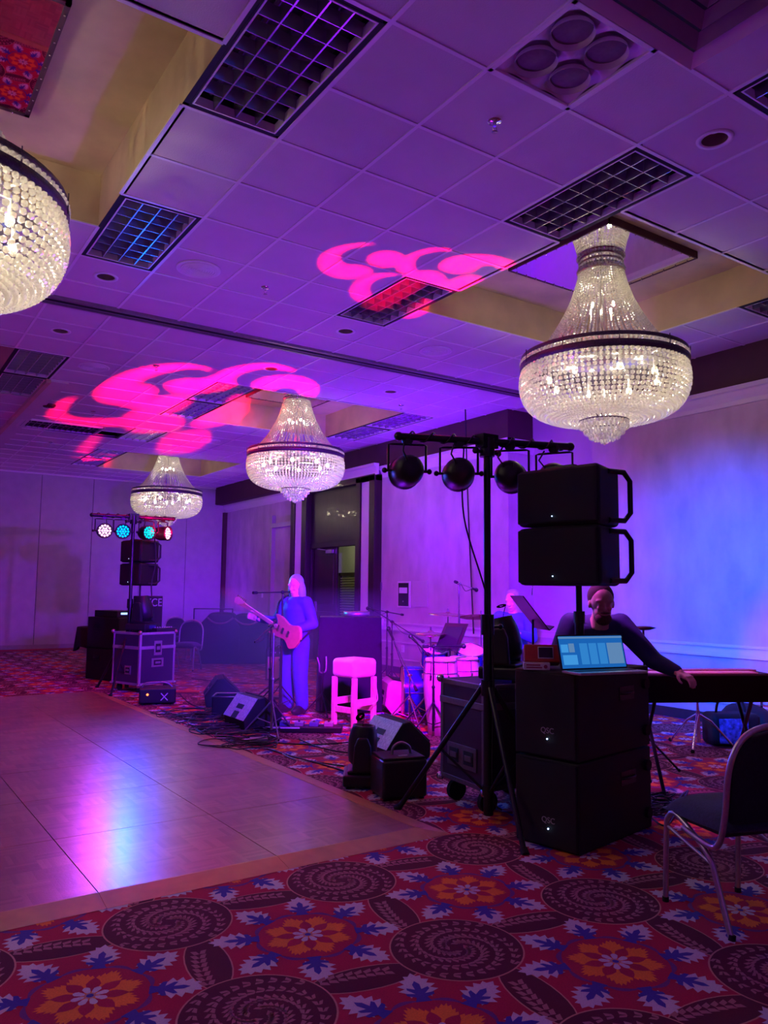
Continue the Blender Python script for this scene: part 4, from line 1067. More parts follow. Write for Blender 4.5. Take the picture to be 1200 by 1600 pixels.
# ================================================================== WEDGE MONITORS
M_PALE = mat('pale_panel', (.44, .42, .46), .6, noise=.3, nscale=50)  # mottled pale grey, far lighter than the cabinet sides
def wedge(name, label, sc=1.0, panel=None, group=None, side=None):
    # profile in the X-Z plane, cabinet extends along +Y (width)
    t = thing(name, label, 'floor monitor', (0, 0, 0), 0, group); W = .50*sc
    prof = [(0, .0), (-.02, .13), (.13, .335), (.20, .345), (.40, .16), (.395, .05), (.33, 0)]
    prof = [(x*sc, z*sc) for x, z in prof]
    m = MB(); m.prism(prof, 0, W, 'y'); m.build('cabinet', side or M_MATT, t, bevel=.010*sc)
    a = Vector((-.02*sc, 0, .13*sc)); b = Vector((.13*sc, 0, .335*sc)); d = (b-a).normalized(); nrm = Vector((-d.z, 0, d.x))
    R_ = Matrix((d, Vector((0, 1, 0)), nrm)).transposed().to_4x4(); X = Matrix.Translation(a)@R_; Lp = (b-a).length
    m = MB(); m.X = X; e = .004
    m.bx(.0, Lp, .0, W, e, e+.004); m.build('rear_panel', panel or M_PALE, t)
    m = MB(); m.X = X; m.bx(Lp*.42, Lp*.62, W*.35, W*.65, e+.003, e+.006); m.bx(0, Lp*.3, W*.38, W*.62, e+.003, e+.006); m.build('handle_recess', M_MATT, t)
    m = MB(); m.X = X; m.bx(Lp*.33, Lp*.39, W*.42, W*.58, e+.004, e+.008); m.build('badge', M_LOGO, t)
    # sloping grille at the front
    a = Vector((.20*sc, 0, .345*sc)); b = Vector((.40*sc, 0, .16*sc)); d = (b-a).normalized(); nrm = Vector((-d.z, 0, d.x))
    if nrm.z < 0: nrm = -nrm
    R_ = Matrix((d, nrm.cross(d), nrm)).transposed().to_4x4()
    m = MB(); m.X = Matrix.Translation(a+Vector((0, 0, 0)))@R_; m.bx(.01, (b-a).length-.01, -.0, .0, 0, 0)
    m = MB(); m.prism([(.205*sc, .346*sc), (.40*sc, .166*sc), (.405*sc, .172*sc), (.21*sc, .352*sc)], .02, W-.02, 'y'); m.build('grille', MATS['grille_mesh'], t)
    return t
def place(o, P, az): o.location = (P[0], P[1], 0); o.rotation_euler = (0, 0, az); return o
# near monitor
p0 = G(607, 1196); p1 = G(665, 1192)
wn_ = wedge('stage_monitor', 'nearest wedge monitor with pale panel, behind the small black case'); place(wn_, (p0.x-.03, p0.y-.05), radians(-6))
w2 = wedge('stage_monitor', 'wedge monitor with pale panel at the left among the cable tangle', panel=M_PALE)
p = G(383, 1148); place(w2, (p.x, p.y), radians(0))
w3 = wedge('stage_monitor', 'wedge monitor seen from its side, farthest left near the chairs', panel=M_BLACK)
p = G(322, 1106); place(w3, (p.x, p.y), radians(-20))
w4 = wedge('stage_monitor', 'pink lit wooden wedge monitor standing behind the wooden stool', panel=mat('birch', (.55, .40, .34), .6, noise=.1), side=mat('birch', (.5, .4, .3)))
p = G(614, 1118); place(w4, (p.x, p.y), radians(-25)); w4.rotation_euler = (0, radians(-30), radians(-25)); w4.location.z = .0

# ================================================================== SMALL CASE WITH HANDLE
cA = G(598, 1254); cB = G(668, 1248); az = math.atan2(cB.y-cA.y, cB.x-cA.x)
t = thing('equipment_case', 'small black carrying case with an arched handle at the dance floor edge', 'case', (cA.x, cA.y, 0), az)
wd = (cB-cA).length
m = MB(); m.bx(0, wd, 0, .28, .012, .27); m.build('body', M_BLACK, t, bevel=.02, seg=3)
m = MB(); m.bx(.01, wd-.01, .01, .27, .268, .285); m.build('lid', M_MATT, t, bevel=.008)
m = MB(); m.tube(bez([(wd*.35, .14, .27), (wd*.38, .14, .33), (wd*.55, .14, .36), (wd*.74, .14, .33), (wd*.78, .14, .27)], 6), .011, 8); m.build('handle', M_STEEL, t)
m = MB(); m.bx(wd*.42, wd*.62, .06, .08, .284, .288); m.build('label_strip', M_LOGO, t)
for x in (.03, wd-.03):
    for y in (.03, .25): m = MB(); m.cyl((x, y, 0), (x, y, .014), .016); m.build('foot', M_RUB, t)

# ================================================================== BANQUET CHAIRS
def chair_proto():
    t = thing('banquet_chair', 'x', 'chair', (0, 0, 0), 0)
    M_SEAT = mat('navy_seat', (.018, .022, .06), .85, noise=.35, nscale=60, bump=.3, bscale=180, sheen=.3)
    w = .205
    for s_ in (-1, 1):
        x = s_*w
        m = MB(); m.tube(bez([(x, .215, 0), (x, .195, .33), (x, .175, .395), (x, .12, .415), (x, -.02, .345), (x, -.10, .28), (x, -.135, .20), (x*1.02, -.215, 0)], 6), .0125, 10); m.build('side_frame', M_ALU, t)
        m = MB(); m.tube([(x, .185, .345), (x, -.11, .265)], .007, 8); m.build('stretcher', M_ALU, t)
        for y in (.215, -.215): m = MB(); m.cyl((x*(1.02 if y < 0 else 1), y, 0), (x, y, .022), .015, n=10); m.build('foot', M_RUB, t)
    m = MB(); m.tube(bez([(-w-.012, .06, .375), (-w-.012, -.10, .345), (-w-.012, -.165, .37), (-w-.012, -.205, .48), (-w-.008, -.235, .68), (-w+.03, -.25, .79), (-w+.10, -.257, .845), (0, -.26, .865), (w-.10, -.257, .845), (w-.03, -.25, .79), (w+.008, -.235, .68), (w+.012, -.205, .48), (w+.012, -.165, .37), (w+.012, -.10, .345), (w+.012, .06, .375)], 6), .0135, 10); m.build('back_frame', M_ALU, t)
    m = MB(); m.bx(-w+.01, w-.01, -.18, .20, .395, .43); m.build('seat_base', M_BLACK, t, bevel=.01)
    m = MB(); n = 16; vs = []; fs = []
    for a in range(n+1):
        for b in range(n+1):
            u = -1+2*a/n; v = -1+2*b/n; x = u*(w+.012)*(1-.04*v*v); y = .01+v*.215*(1-.05*u*u); z = .425+.055*(1-u**6)*(1-v**6)**.7+.012*(1-u*u)
            vs.append((x, y, z))
    for a in range(n):
        for b in range(n): fs.append((a*(n+1)+b, (a+1)*(n+1)+b, (a+1)*(n+1)+b+1, a*(n+1)+b+1))
    k = len(vs); vs += [(x, y, .42) for x, y, z in vs]; 
    fs += [tuple(k+i for i in reversed(f)) for f in fs]
    ring = [b for b in range(n+1)]+[a*(n+1)+n for a in range(1, n+1)]+[n*(n+1)+b for b in range(n-1, -1, -1)]+[a*(n+1) for a in range(n-1, 0, -1)]
    fs += [(ring[i], ring[(i+1) % len(ring)], k+ring[(i+1) % len(ring)], k+ring[i]) for i in range(len(ring))]
    m.add(vs, fs, 0, True); m.build('seat', M_SEAT, t)
    m = MB(); pr = [(-w+.005, .475), (-w+.005, .70), (-w+.03, .77), (-w+.09, .825), (0, .845), (w-.09, .825), (w-.03, .77), (w-.005, .70), (w-.005, .475), (w-.03, .455), (-w+.03, .455)]
    n = len(pr)
    def yb(z): return -.20-(z-.46)*.13
    vs = [(x, yb(z)-.018, z) for x, z in pr]+[(x, yb(z)+.02, z) for x, z in pr]; m.add(vs, [tuple(range(n)), tuple(range(2*n-1, n-1, -1))]+[(k, n+k, n+(k+1) % n, (k+1) % n) for k in range(n)]); m.build('backrest', mat('chair_back_fabric', (.010, .011, .022), .9, noise=.3, nscale=80, bump=.2, bscale=200), t, bevel=.012)
    return t
Fq = Vector((3.224, 2.401)); Rq = Vector((3.10, 1.987)); Oq = Vector((3.63, 2.308))
faz = math.atan2(Fq.y-Rq.y, Fq.x-Rq.x)
right = Vector((cos(faz-pi/2), sin(faz-pi/2)))
cc = (Fq+Rq)/2+right*.205
ch0 = chair_proto(); ch0.location = (cc.x, cc.y, 0); ch0.rotation_euler = (0, 0, faz-pi/2); ch0['label'] = 'banquet chair with dark blue seat cut by the right edge near the camera'
q = G(296, 1047)
dup(ch0, (q.x-.05, q.y+.05, 0), radians(140), 'banquet chair at the back right of the far road case, nearest of three', 'banquet chairs at the back')
q2 = G(284, 1040)
dup(ch0, (q2.x-.55, q2.y+.9, 0), radians(185), 'banquet chair half hidden behind the far road case, left of three', 'banquet chairs at the back')
dup(ch0, (q2.x+.25, q2.y+.95, 0), radians(175), 'banquet chair farthest back between two others and the wall', 'banquet chairs at the back')

# ================================================================== WOODEN STOOL
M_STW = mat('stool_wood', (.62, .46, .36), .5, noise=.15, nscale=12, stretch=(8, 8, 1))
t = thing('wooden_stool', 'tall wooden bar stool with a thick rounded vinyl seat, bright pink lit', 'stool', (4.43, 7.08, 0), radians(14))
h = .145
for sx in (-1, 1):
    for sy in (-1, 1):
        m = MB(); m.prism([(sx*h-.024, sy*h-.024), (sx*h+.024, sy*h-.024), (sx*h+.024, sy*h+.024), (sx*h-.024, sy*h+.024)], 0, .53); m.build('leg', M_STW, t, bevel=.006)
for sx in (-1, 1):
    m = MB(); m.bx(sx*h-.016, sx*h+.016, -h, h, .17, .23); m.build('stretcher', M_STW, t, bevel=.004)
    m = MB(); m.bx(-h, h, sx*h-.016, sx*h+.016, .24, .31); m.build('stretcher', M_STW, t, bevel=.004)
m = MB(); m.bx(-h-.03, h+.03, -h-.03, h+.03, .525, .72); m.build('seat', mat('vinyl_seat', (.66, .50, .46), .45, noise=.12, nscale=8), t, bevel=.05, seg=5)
m = MB(); m.tube(bez([(.02, -.26, .54), (.05, -.27, .42), (.10, -.24, .30), (.04, -.22, .26)], 6), .006, 6); m.build('hanging_strap', M_WHITE, t)

# ================================================================== DRUMS
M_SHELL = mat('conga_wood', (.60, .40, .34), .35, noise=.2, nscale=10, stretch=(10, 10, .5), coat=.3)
M_SKIN = mat('drum_skin', (.70, .64, .62), .6, noise=.05)
def conga(label, P, sc=1.0):
    t = thing('conga_drum', label, 'drum', (P.x, P.y, 0), 0, 'conga drums')
    m = MB(); m.lathe([(.11*sc, .0), (.12*sc, .005), (.135*sc, .15*sc), (.165*sc, .38*sc), (.172*sc, .50*sc), (.155*sc, .66*sc), (.142*sc, .735*sc)], 28); m.build('shell', M_SHELL, t)
    m = MB(); m.lathe([(0, .745*sc), (.12*sc, .745*sc), (.150*sc, .74*sc), (.152*sc, .72*sc)], 28); m.build('head', M_SKIN, t)
    m = MB(); m.tube([(.158*sc*cos(a), .158*sc*sin(a), .715*sc) for a in [2*pi*k/28 for k in range(28)]], .007, 6, closed=True); m.tube([(.166*sc*cos(a), .166*sc*sin(a), .60*sc) for a in [2*pi*k/28 for k in range(28)]], .005, 6, closed=True); m.build('rim', M_CHROME, t)
    for k in range(6):
        a = 2*pi*k/6+.3; m = MB(); m.cyl((.160*sc*cos(a), .160*sc*sin(a), .71*sc), (.170*sc*cos(a), .170*sc*sin(a), .56*sc), .005, n=6); m.box((.172*sc*cos(a), .172*sc*sin(a), .56*sc), (.02, .02, .05)); m.build('lug', M_CHROME, t)
    return t
conga('pink lit conga drum nearest the road case, behind the mic stand', G(683, 1152)+Vector((.12, .1, 0)), 1.02)
conga('second conga drum behind the first, mostly hidden by the road case', G(722, 1143)+Vector((.15, .15, 0)), 1.0)
def drum(label, P, r, h, z, rot, mtl, name='drum', legs=True):
    t = thing(name, label, 'drum', (P[0], P[1], z), 0); t.rotation_euler = rot
    m = MB(); m.lathe([(r, 0), (r, h)], 30); m.build('shell', mtl, t)
    for zz, s_ in ((h, 1), (0, -1)):
        m = MB(); m.lathe([(0, zz+.002*s_), (r*.98, zz+.002*s_)], 30); m.build('head', M_SKIN, t)
        m = MB(); m.tube([(r*1.02*cos(a), r*1.02*sin(a), zz) for a in [2*pi*k/30 for k in range(30)]], .009, 6, closed=True); m.build('hoop', M_CHROME, t)
    for k in range(6):
        a = 2*pi*k/6; m = MB(); m.cyl((r*1.04*cos(a), r*1.04*sin(a), 0), (r*1.04*cos(a), r*1.04*sin(a), h), .005, n=6); m.build('lug', M_CHROME, t)
    return t
M_BLUE = mat('blue_sparkle', (.02, .04, .35), .25, metal=.4, noise=.3, nscale=200, coat=.5)
DC = atD(735, 1000, 9.0)      # centre of the kit
drum('blue bass drum of the kit, standing on its rim behind the congas', (DC.x-.55, DC.y+.55), .27, .40, .30, (pi/2, 0, radians(60)), M_BLUE, 'bass_drum')
drum('snare drum of the kit between cymbal stands', (DC.x-.1, DC.y-.1), .18, .14, .62, (radians(6), 0, 0), M_CHROME, 'snare_drum')
drum('small blue tom drum above the bass drum', (DC.x-.48, DC.y+.05), .14, .20, .62, (radians(20), radians(-12), 0), M_BLUE, 'tom_drum')
drum('second small blue tom drum, right of the first', (DC.x-.28, DC.y-.30), .15, .20, .62, (radians(20), radians(-12), 0), M_BLUE, 'tom_drum')
ft_ = drum('floor tom drum with three chrome legs right of the kit', (DC.x+.28, DC.y-.62), .20, .36, .25, (0, 0, 0), M_BLUE, 'floor_tom')
for k in range(3):
    a = 2*pi*k/3+.5; m = MB(); m.cyl((.215*cos(a), .215*sin(a), -.25), (.215*cos(a), .215*sin(a), .2), .007, n=6); m.build('leg', M_CHROME, ft_)
def stand_parts(t, h, spread=.28, r=.010, mt=None, hub=.36, az0=.3, flat=False):
    mt = mt or M_CHROME
    m = MB(); m.cyl((0, 0, .06), (0, 0, h*.55), r*1.35, n=10); m.build('lower_tube', mt, t)
    m = MB(); m.cyl((0, 0, h*.5), (0, 0, h), r*.9, n=10); m.sph((0, 0, h*.55), r*2.2, 8, 6); m.build('upper_tube', mt, t)
    for k in range(3):
        a = az0+2*pi*k/3; m = MB(); m.cyl((0, 0, hub), (spread*cos(a), spread*sin(a), .012), r*.9, n=8); m.cyl((0, 0, .12), (spread*.5*cos(a), spread*.5*sin(a), hub*.5), r*.5, n=6); m.sph((spread*cos(a), spread*sin(a), .014), r*1.3, 8, 6, mi=1); m.build('leg', [mt, M_RUB], t)
M_BRASS = mat('brass_cymbal', (.65, .50, .35), .25, metal=.9, noise=.1, nscale=30)
def cymbal(label, P, h, r, tilt=(0, 0), name='cymbal_stand', hihat=False):
    t = thing(name, label, 'cymbal', (P[0], P[1], 0), 0, 'cymbals of the drum kit'); stand_parts(t, h)
    m = MB(); m.X = T(0, 0, h)@RX(tilt[0])@RY(tilt[1]); m.lathe([(0, .022), (.02, .020), (.035, .006), (r*.6, -.002), (r, -.014), (r, -.016), (r*.6, -.004), (.035, .003), (0, .015)], 36); m.build('cymbal', M_BRASS, t)
    if hihat: m = MB(); m.X = T(0, 0, h-.04); m.lathe([(0, -.022), (.02, -.020), (.035, -.006), (r*.6, .002), (r, .014), (r, .012)], 36); m.build('lower_cymbal', M_BRASS, t)
    m = MB(); m.cyl((0, 0, h+.02), (0, 0, h+.06), .010, n=8); m.build('wing_nut', M_CHROME, t)
q = atD(673, 1000, 8.6); cymbal('hi-hat pair on a chrome stand left of the kit', (q.x, q.y), .98, .17, name='hi_hat', hihat=True)
q = atD(700, 1000, 9.6); cymbal('wide flat crash cymbal left of the near mic boom', (q.x, q.y), 1.16, .24, (radians(4), 0))
q = atD(752, 1000, 9.5); cymbal('ride cymbal partly behind the near stand pole', (q.x, q.y), 1.14, .26, (radians(-8), radians(5)))

# ================================================================== MIC STANDS
def mic_stand(label, P, h, tip=None, back=None, mt=None, spread=.30, az0=.3, mic=True, hub=.34, group='microphone stands'):
    t = thing('microphone_stand', label, 'mic stand', (P.x, P.y, 0), 0, group); mt = mt or M_BMET
    stand_parts(t, h, spread, .009, mt, hub, az0)
    if tip is not None:
        a = Vector((P.x, P.y, 0)); tp = Vector(tip)-a; c = Vector((0, 0, h)); bk = c+(c-tp).normalized()*(back or .3)
        m = MB(); m.cyl(bk, tp, .0075, n=8); m.build('boom', mt, t)
        m = MB(); m.cyl(bk, bk+(tp-bk).normalized()*.06, .017, n=10); m.build('counterweight', M_RUB, t)
        m = MB(); m.sph(c, .022, 10, 8); m.cyl(c-Vector((.03, 0, 0)), c+Vector((.03, 0, 0)), .010, n=8); m.build('boom_clamp', mt, t)
        if mic:
            d = (tp-bk).normalized(); m = MB(); m.cyl(tp, tp+d*.14, .011, .017, 10); m.sph(tp+d*.165, .026, 12, 8); m.build('microphone', M_BLACK, t)
        m = MB(); m.tube(bez([tp+Vector((0, 0, -.01)), (tp+c)/2+Vector((0, 0, -.06)), c+Vector((.01, 0, -.04)), Vector((.018, 0, h*.6)), Vector((.02, 0, .2)), Vector((.1, .05, .02))], 6), .0035, 5); m.build('cable', M_CABLE, t)
    elif mic:
        m = MB(); m.cyl((0, 0, h), (0, -.03, h+.13), .011, .017, 10); m.sph((0, -.036, h+.155), .026); m.build('microphone', M_BLACK, t)
    return t
P = G(677, 1152); d0 = (P.xy).length
mic_stand('low black mic stand in front of the pink lit conga, boom up to the right', P, .88, atD(703, 1010, d0+.1), .12, spread=.26, az0=.9)
P = atD(717, 1060, 8.9); P.z = 0; mic_stand('tall blue lit mic stand with short boom raised over the drum kit', P, 1.52, atD(737, 919, 9.3), .12, M_CHROME)
P = atD(604, 1045, 11.2); P.z = 0; mic_stand('mic stand against the violet wall with boom sloping up left across the pillar', P, 1.13, atD(583, 952, 10.8), .55)
P = atD(612, 1045, 11.0); P.z = 0; mic_stand('mic stand just right of its twin at the wall, boom reaching down right', P, 1.0, atD(645, 992, 11), .35, az0=1)
P = atD(640, 1060, 8.3); P.z = 0; mic_stand('short mic stand with chrome boom pointing up left at the stage left wall', P, .55, atD(615, 1000, 8.6), .2, M_CHROME)
P = atD(668, 1075, 8.2); P.z = 0; mic_stand('short black mic stand aiming down at the hi-hat', P, .78, atD(652, 1005, 8.4), .2)
P = atD(438, 1080, 9.2); P.z = 0; mic_stand('black mic stand at the left with a boom to the singer', P, 1.40, atD(452, 925, 9.3), .52, az0=0)
P = G(420, 1128); mic_stand('left mic stand with blue lit boom slanting down to the left', P, 1.03, atD(398, 1003, 8.0), .25, az0=.6, mic=False)
P = G(424, 1150); mic_stand('straight thin mic stand beside the left wedge monitor', P, 1.0, None, None, M_STEEL, mic=False)
P = G(437, 1095); t = thing('instrument_stand', 'low tripod stand with straight pole beside the singer', 'stand', (P.x, P.y, 0)); stand_parts(t, .95, .35, .011, M_BMET, .30)
P = G(503, 1118); t = thing('guitar_stand', 'empty blue lit guitar stand on the carpet by the guitarist', 'guitar stand', (P.x, P.y, 0), .3)
m = MB(); m.cyl((0, 0, .05), (0, 0, .50), .011); m.build('pole', M_BMET, t)
for s_ in (-1, 1): m = MB(); m.tube(bez([(0, 0, .48), (s_*.05, 0, .50), (s_*.06, 0, .58), (s_*.075, .02, .66)], 5), .009, 8); m.build('prong', M_STEEL, t)
for k in range(3): a = 2*pi*k/3; m = MB(); m.cyl((0, 0, .25), (.22*cos(a), .22*sin(a), .01), .009); m.build('leg', M_BMET, t)

# music stands
def music_stand(label, P, h, rz, tilt, mt, w=.48, sheet=None):
    t = thing('music_stand', label, 'music stand', (P.x, P.y, 0), rz, 'music stands'); stand_parts(t, h, .24, .011, M_BMET, .28)
    m = MB(); m.X = T(0, 0, h+.02)@RX(tilt); m.bx(-w/2, w/2, -.004, .004, -.12, .22); m.bx(-w/2, w/2, -.05, 0, -.125, -.118); m.build('desk', mt, t)
    m = MB(); m.X = T(0, 0, h+.02)@RX(tilt); m.bx(-.11, .11, -.009, -.005, -.11, .17); m.build('sheet', sheet or mat('sheet_paper', (.35, .33, .36), .8, noise=.1, nscale=60), t)
    return t
P = atD(703, 1040, 8.5); P.z = 0; music_stand('dark music stand above the congas', P, .88, radians(-75), radians(-35), M_BLACK, .30, M_MATT)
P = atD(833, 1010, 6.6); P.z = 0; t = music_stand('music stand with a clip lamp seen between the drummer and the laptop', P, 1.20, radians(60), radians(-38), M_BLACK, .44)
m = MB(); m.tube(bez([(-.05, .02, .20+1.2), (-.03, .0, .30+1.2), (.08, -.08, .33+1.2), (.14, -.12, .32+1.2)], 6), .004, 6); m.build('lamp_neck', M_CHROME, t)
m = MB(); m.box((.17, -.14, 1.51), (.09, .03, .012), Matrix.Rotation(-.6, 3, 'Z')); m.build('lamp_head', lit('clip_lamp', (1, .8, .75), 3), t)
# stand with a flat top right of the laptop
P = atD(1007, 1060, 6.7); P.z = 0
t = thing('flat_top_stand', 'thin black pole stand with a small flat black top right of the laptop', 'stand', (P.x, P.y, 0), radians(-35)); stand_parts(t, 1.13, .3, .010, M_BMET, .3)
m = MB(); m.lathe([(0, .0), (.05, .0), (.09, .014), (.10, .02), (.05, .03), (0, .032)], 20, (0, 0, 1.13)); m.cyl((-.05, 0, 1.15), (-.26, -.02, 1.155), .009, .006, 8); m.build('flat_top', M_BLACK, t)

# ================================================================== KEYBOARD TABLE, THRONE, BAGS AT THE RIGHT
P = atD(1103, 1080, 6.45); P.z = 0
t = thing('keyboard', 'long dark keyboard on a folding stand right of the bass cabinets', 'keyboard', (P.x, P.y, 0), radians(-28))
m = MB(); m.bx(-.62, .45, -.16, .16, .74, .84); m.build('body', M_MATT, t, bevel=.015)
m = MB()
for k in range(30): m.bx(-.56+k*.030, -.56+k*.030+.027, -.14, -.01, .84, .848)
m.build('keys', M_WHITE, t)['kind'] = 'stuff'
m = MB(); m.bx(-.58, .42, .02, .13, .84, .853); m.build('control_panel', mat('pink_panel', (.4, .2, .3), .4, noise=.3, nscale=60), t)
for x in (-.45, .3):
    for s_ in (-1, 1): m = MB(); m.cyl((x, s_*.22, .0), (x, -s_*.14, .72), .014, n=8); m.build('stand_leg', M_BMET, t)
m = MB(); m.X = T(-.1, 0, 0); m.bx(-.5, .55, -.19, -.175, .64, .83); m.build('front_cloth', mat('deep_black_cloth', (.003, .003, .004), .95, spec=.1, noise=.2), t)
P = G(1092, 1168)
t = thing('drum_throne', 'chrome tripod drum throne with dark seat right of the bass cabinets', 'stool', (P.x, P.y, 0))
m = MB(); m.cyl((0, 0, .05), (0, 0, .34), .018); m.cyl((0, 0, .3), (0, 0, .50), .012); m.build('column', M_CHROME, t)
for k in range(3):
    a = radians(-35+120*k); m = MB(); m.tube([(.02*cos(a), .02*sin(a), .30), (.12*cos(a), .12*sin(a), .24), (.32*cos(a), .32*sin(a), .02)], .011, 8); m.sph((.33*cos(a), .33*sin(a), .018), .019, mi=1); m.build('leg', [M_CHROME, M_RUB], t)
m = MB(); m.lathe([(0, .50), (.15, .50), (.165, .53), (.165, .57), (.14, .59), (0, .595)], 24); m.build('seat', M_MATT, t)
P = G(1143, 1163)
M_PAT = mat('woven_pattern', (.10, .12, .5), .8, noise=.9, nscale=22)
t = thing('patterned_bag', 'dark bag with blue patterned woven side on the carpet near the right wall', 'bag', (P.x, P.y, 0), radians(-28))
m = MB(); m.bx(-.24, .24, -.13, .13, 0, .30); m.build('body', M_MATT, t, bevel=.05, seg=4)
m = MB(); m.bx(-.19, .10, -.142, -.128, .03, .26); m.build('side_pocket', M_PAT, t, bevel=.01)
m = MB(); m.tube(bez([(-.15, 0, .29), (-.1, 0, .42), (.1, 0, .42), (.15, 0, .29)], 6), .012); m.build('handle', M_MATT, t)
P = G(1188, 1150)
t = thing('duffel_bag', 'black soft bag slumped against the right wall behind the near chair', 'bag', (P.x-.05, P.y+.1, 0), radians(70))
m = MB(); m.sph((0, 0, .16), .3, 18, 10, (1.15, .62, .53)); m.build('body', M_MATT, t)
m = MB(); m.tube(bez([(-.15, -.05, .30), (-.05, -.12, .37), (.08, -.1, .36), (.16, -.04, .3)], 6), .013); m.build('strap', M_BLACK, t)

# ================================================================== FAR LEFT GROUP
a_ = G(216, 1072, .10); c_ = G(272, 1066, .10); b_ = G(201, 1066, .10); Wc2 = (c_-a_).length; caz2 = math.atan2(c_.y-a_.y, c_.x-a_.x)
f2 = flight_case('road_case', 'road case with bright silver edges and latch plates at the left back', Wc2, .62, .72, .10, .61, M_PANEL, M_ALUB, plates=[(Wc2*.5, .60, .13, .20, 'f'), (Wc2*.5, .40, .20, .12, 'f'), (.25, .30, .14, .12, 's')])
f2.location = (a_.x, a_.y, 0); f2.rotation_euler = (0, 0, caz2)
R2 = Matrix.Rotation(caz2, 3, 'Z')
q = Vector((a_.x, a_.y, 0))+R2@Vector((.25, .30, .82)); mh3, _ = moving_head('moving_head', 'black moving head light on the far road case', radians(-12), caz2+.4, 1.15); mh3.location = q
q = Vector((a_.x, a_.y, 0))+R2@Vector((Wc2*.72, .42, .822))
t = thing('black_box', 'square black box with pale letters standing on the far road case', 'box', q, caz2)
m = MB(); m.bx(-.20, .20, -.06, .10, 0, .50); m.build('body', M_BLACK, t, bevel=.01)
text('lettering', 'YCE', .16, M_LOGO, t, T(.04, -.062, .40)@RX(pi/2))
q = Vector((a_.x, a_.y, 0))+R2@Vector((Wc2-.15, .12, .822)); t = thing('mixer', 'small flat mixer on the right corner of the far road case', 'mixer', q, caz2)
m = MB(); m.bx(-.15, .2, -.08, .10, 0, .05); m.build('body', M_BLACK, t, bevel=.006)
m = MB(); 
for k in range(8): m.cyl((-.12+k*.04, 0, .05), (-.12+k*.04, 0, .065), .008, n=8)
m.build('knobs', M_WHITE, t)['kind'] = 'stuff'
# far speakers, their pole and the dark cabinet under them
ps = atD(219, 920, 13.2)
sf = fullrange('loudspeaker', 'far black loudspeaker above its twin behind the glowing cans', 'array speakers on the far pole'); raz = radians(15)
dk = (fr.location.z, )
sf.location = (ps.x, ps.y, 1.845); sf.rotation_euler = (0, 0, raz)
dup(sf, (ps.x, ps.y, 1.475), raz, 'far black loudspeaker, lower of the two above the far road case')
t = thing('speaker_pole', 'black pole with side knob holding the two far speakers', 'speaker pole', (ps.x, ps.y, 0))
stand_parts(t, 1.48, .3, .018, M_BMET, .55); m = MB(); m.cyl((0, 0, 1.2), (0, 0, 1.27), .035); m.cyl((.03, 0, 1.24), (.10, 0, 1.25), .010); m.sph((.11, 0, 1.25), .022); m.build('knob', M_BLACK, t)
q = atD(178, 1000, 13.25); q -= Vector((.1, .2, 0)); q.z = 0; s3 = sub('subwoofer', 'dark bass cabinet at the left back beside the far road case, lower one', 'stacked bass cabinets at the left back'); s3.location = (q.x+.1, q.y+.2, 0); s3.rotation_euler = (0, 0, radians(109))
dup(s3, (q.x+.1, q.y+.2, .49), radians(109), 'dark bass cabinet at the left back beside the far road case, upper one')
t = thing('amplifier', 'small dark amplifier with lit display on the far bass cabinets', 'amplifier', (q.x+.1, q.y+.2, .98), radians(19))
m = MB(); m.bx(-.17, .17, -.3, .3, 0, .10); m.build('body', M_BLACK, t, bevel=.006)
m = MB(); m.bx(-.10, .02, -.304, -.300, .04, .07); m.build('display', lit('pale_blue_led', (.3, .5, 1), 2.5), t)
# table with black cloth
q = G(158, 1030); q = Vector((q.x-.35, q.y-1.2, 0)); q = atD(165, 1000, 14.2); 
t = thing('cocktail_table', 'table under a black cloth behind the far bass cabinets', 'table', (q.x, q.y, 0))
m = MB(); m.lathe([(0, .775), (.44, .775), (.45, .765), (.45, .74), (0, .74)], 32); m.build('tabletop', M_MATT, t)
m = MB(); n = 64; vs = []
for z, rr, am in ((.782, .452, 0), (.775, .462, .002), (.60, .475, .012), (.42, .485, .025)):
    for k in range(n): a = 2*pi*k/n; r_ = rr+am*sin(9*a+z*3); vs.append((r_*cos(a), r_*sin(a), z+(.05*sin(4*a) if z < .5 else 0)))
fs = [(i*n+k, i*n+(k+1) % n, (i+1)*n+(k+1) % n, (i+1)*n+k) for i in range(3) for k in range(n)]+[tuple(range(n-1, -1, -1))]
m.add(vs, fs, 0, True); m.build('tablecloth_skirt', mat('black_cloth', (.008, .007, .012), .95, noise=.2), t)
m = MB(); m.cyl((0, 0, .03), (0, 0, .74), .04); m.lathe([(0, .03), (.25, .03), (.27, 0), (0, 0)], 24); m.build('base', M_BMET, t)
m = MB(); m.lathe([(0, 0), (.03, 0), (.033, .09), (.028, .12), (.02, .13), (0, .13)], 14); o = m.build('cup', M_WHITE, None); o.location = (q.x+.22, q.y-.2, .783); tag(o, 'small pale cup on the cloth covered table at the left back', 'cup')
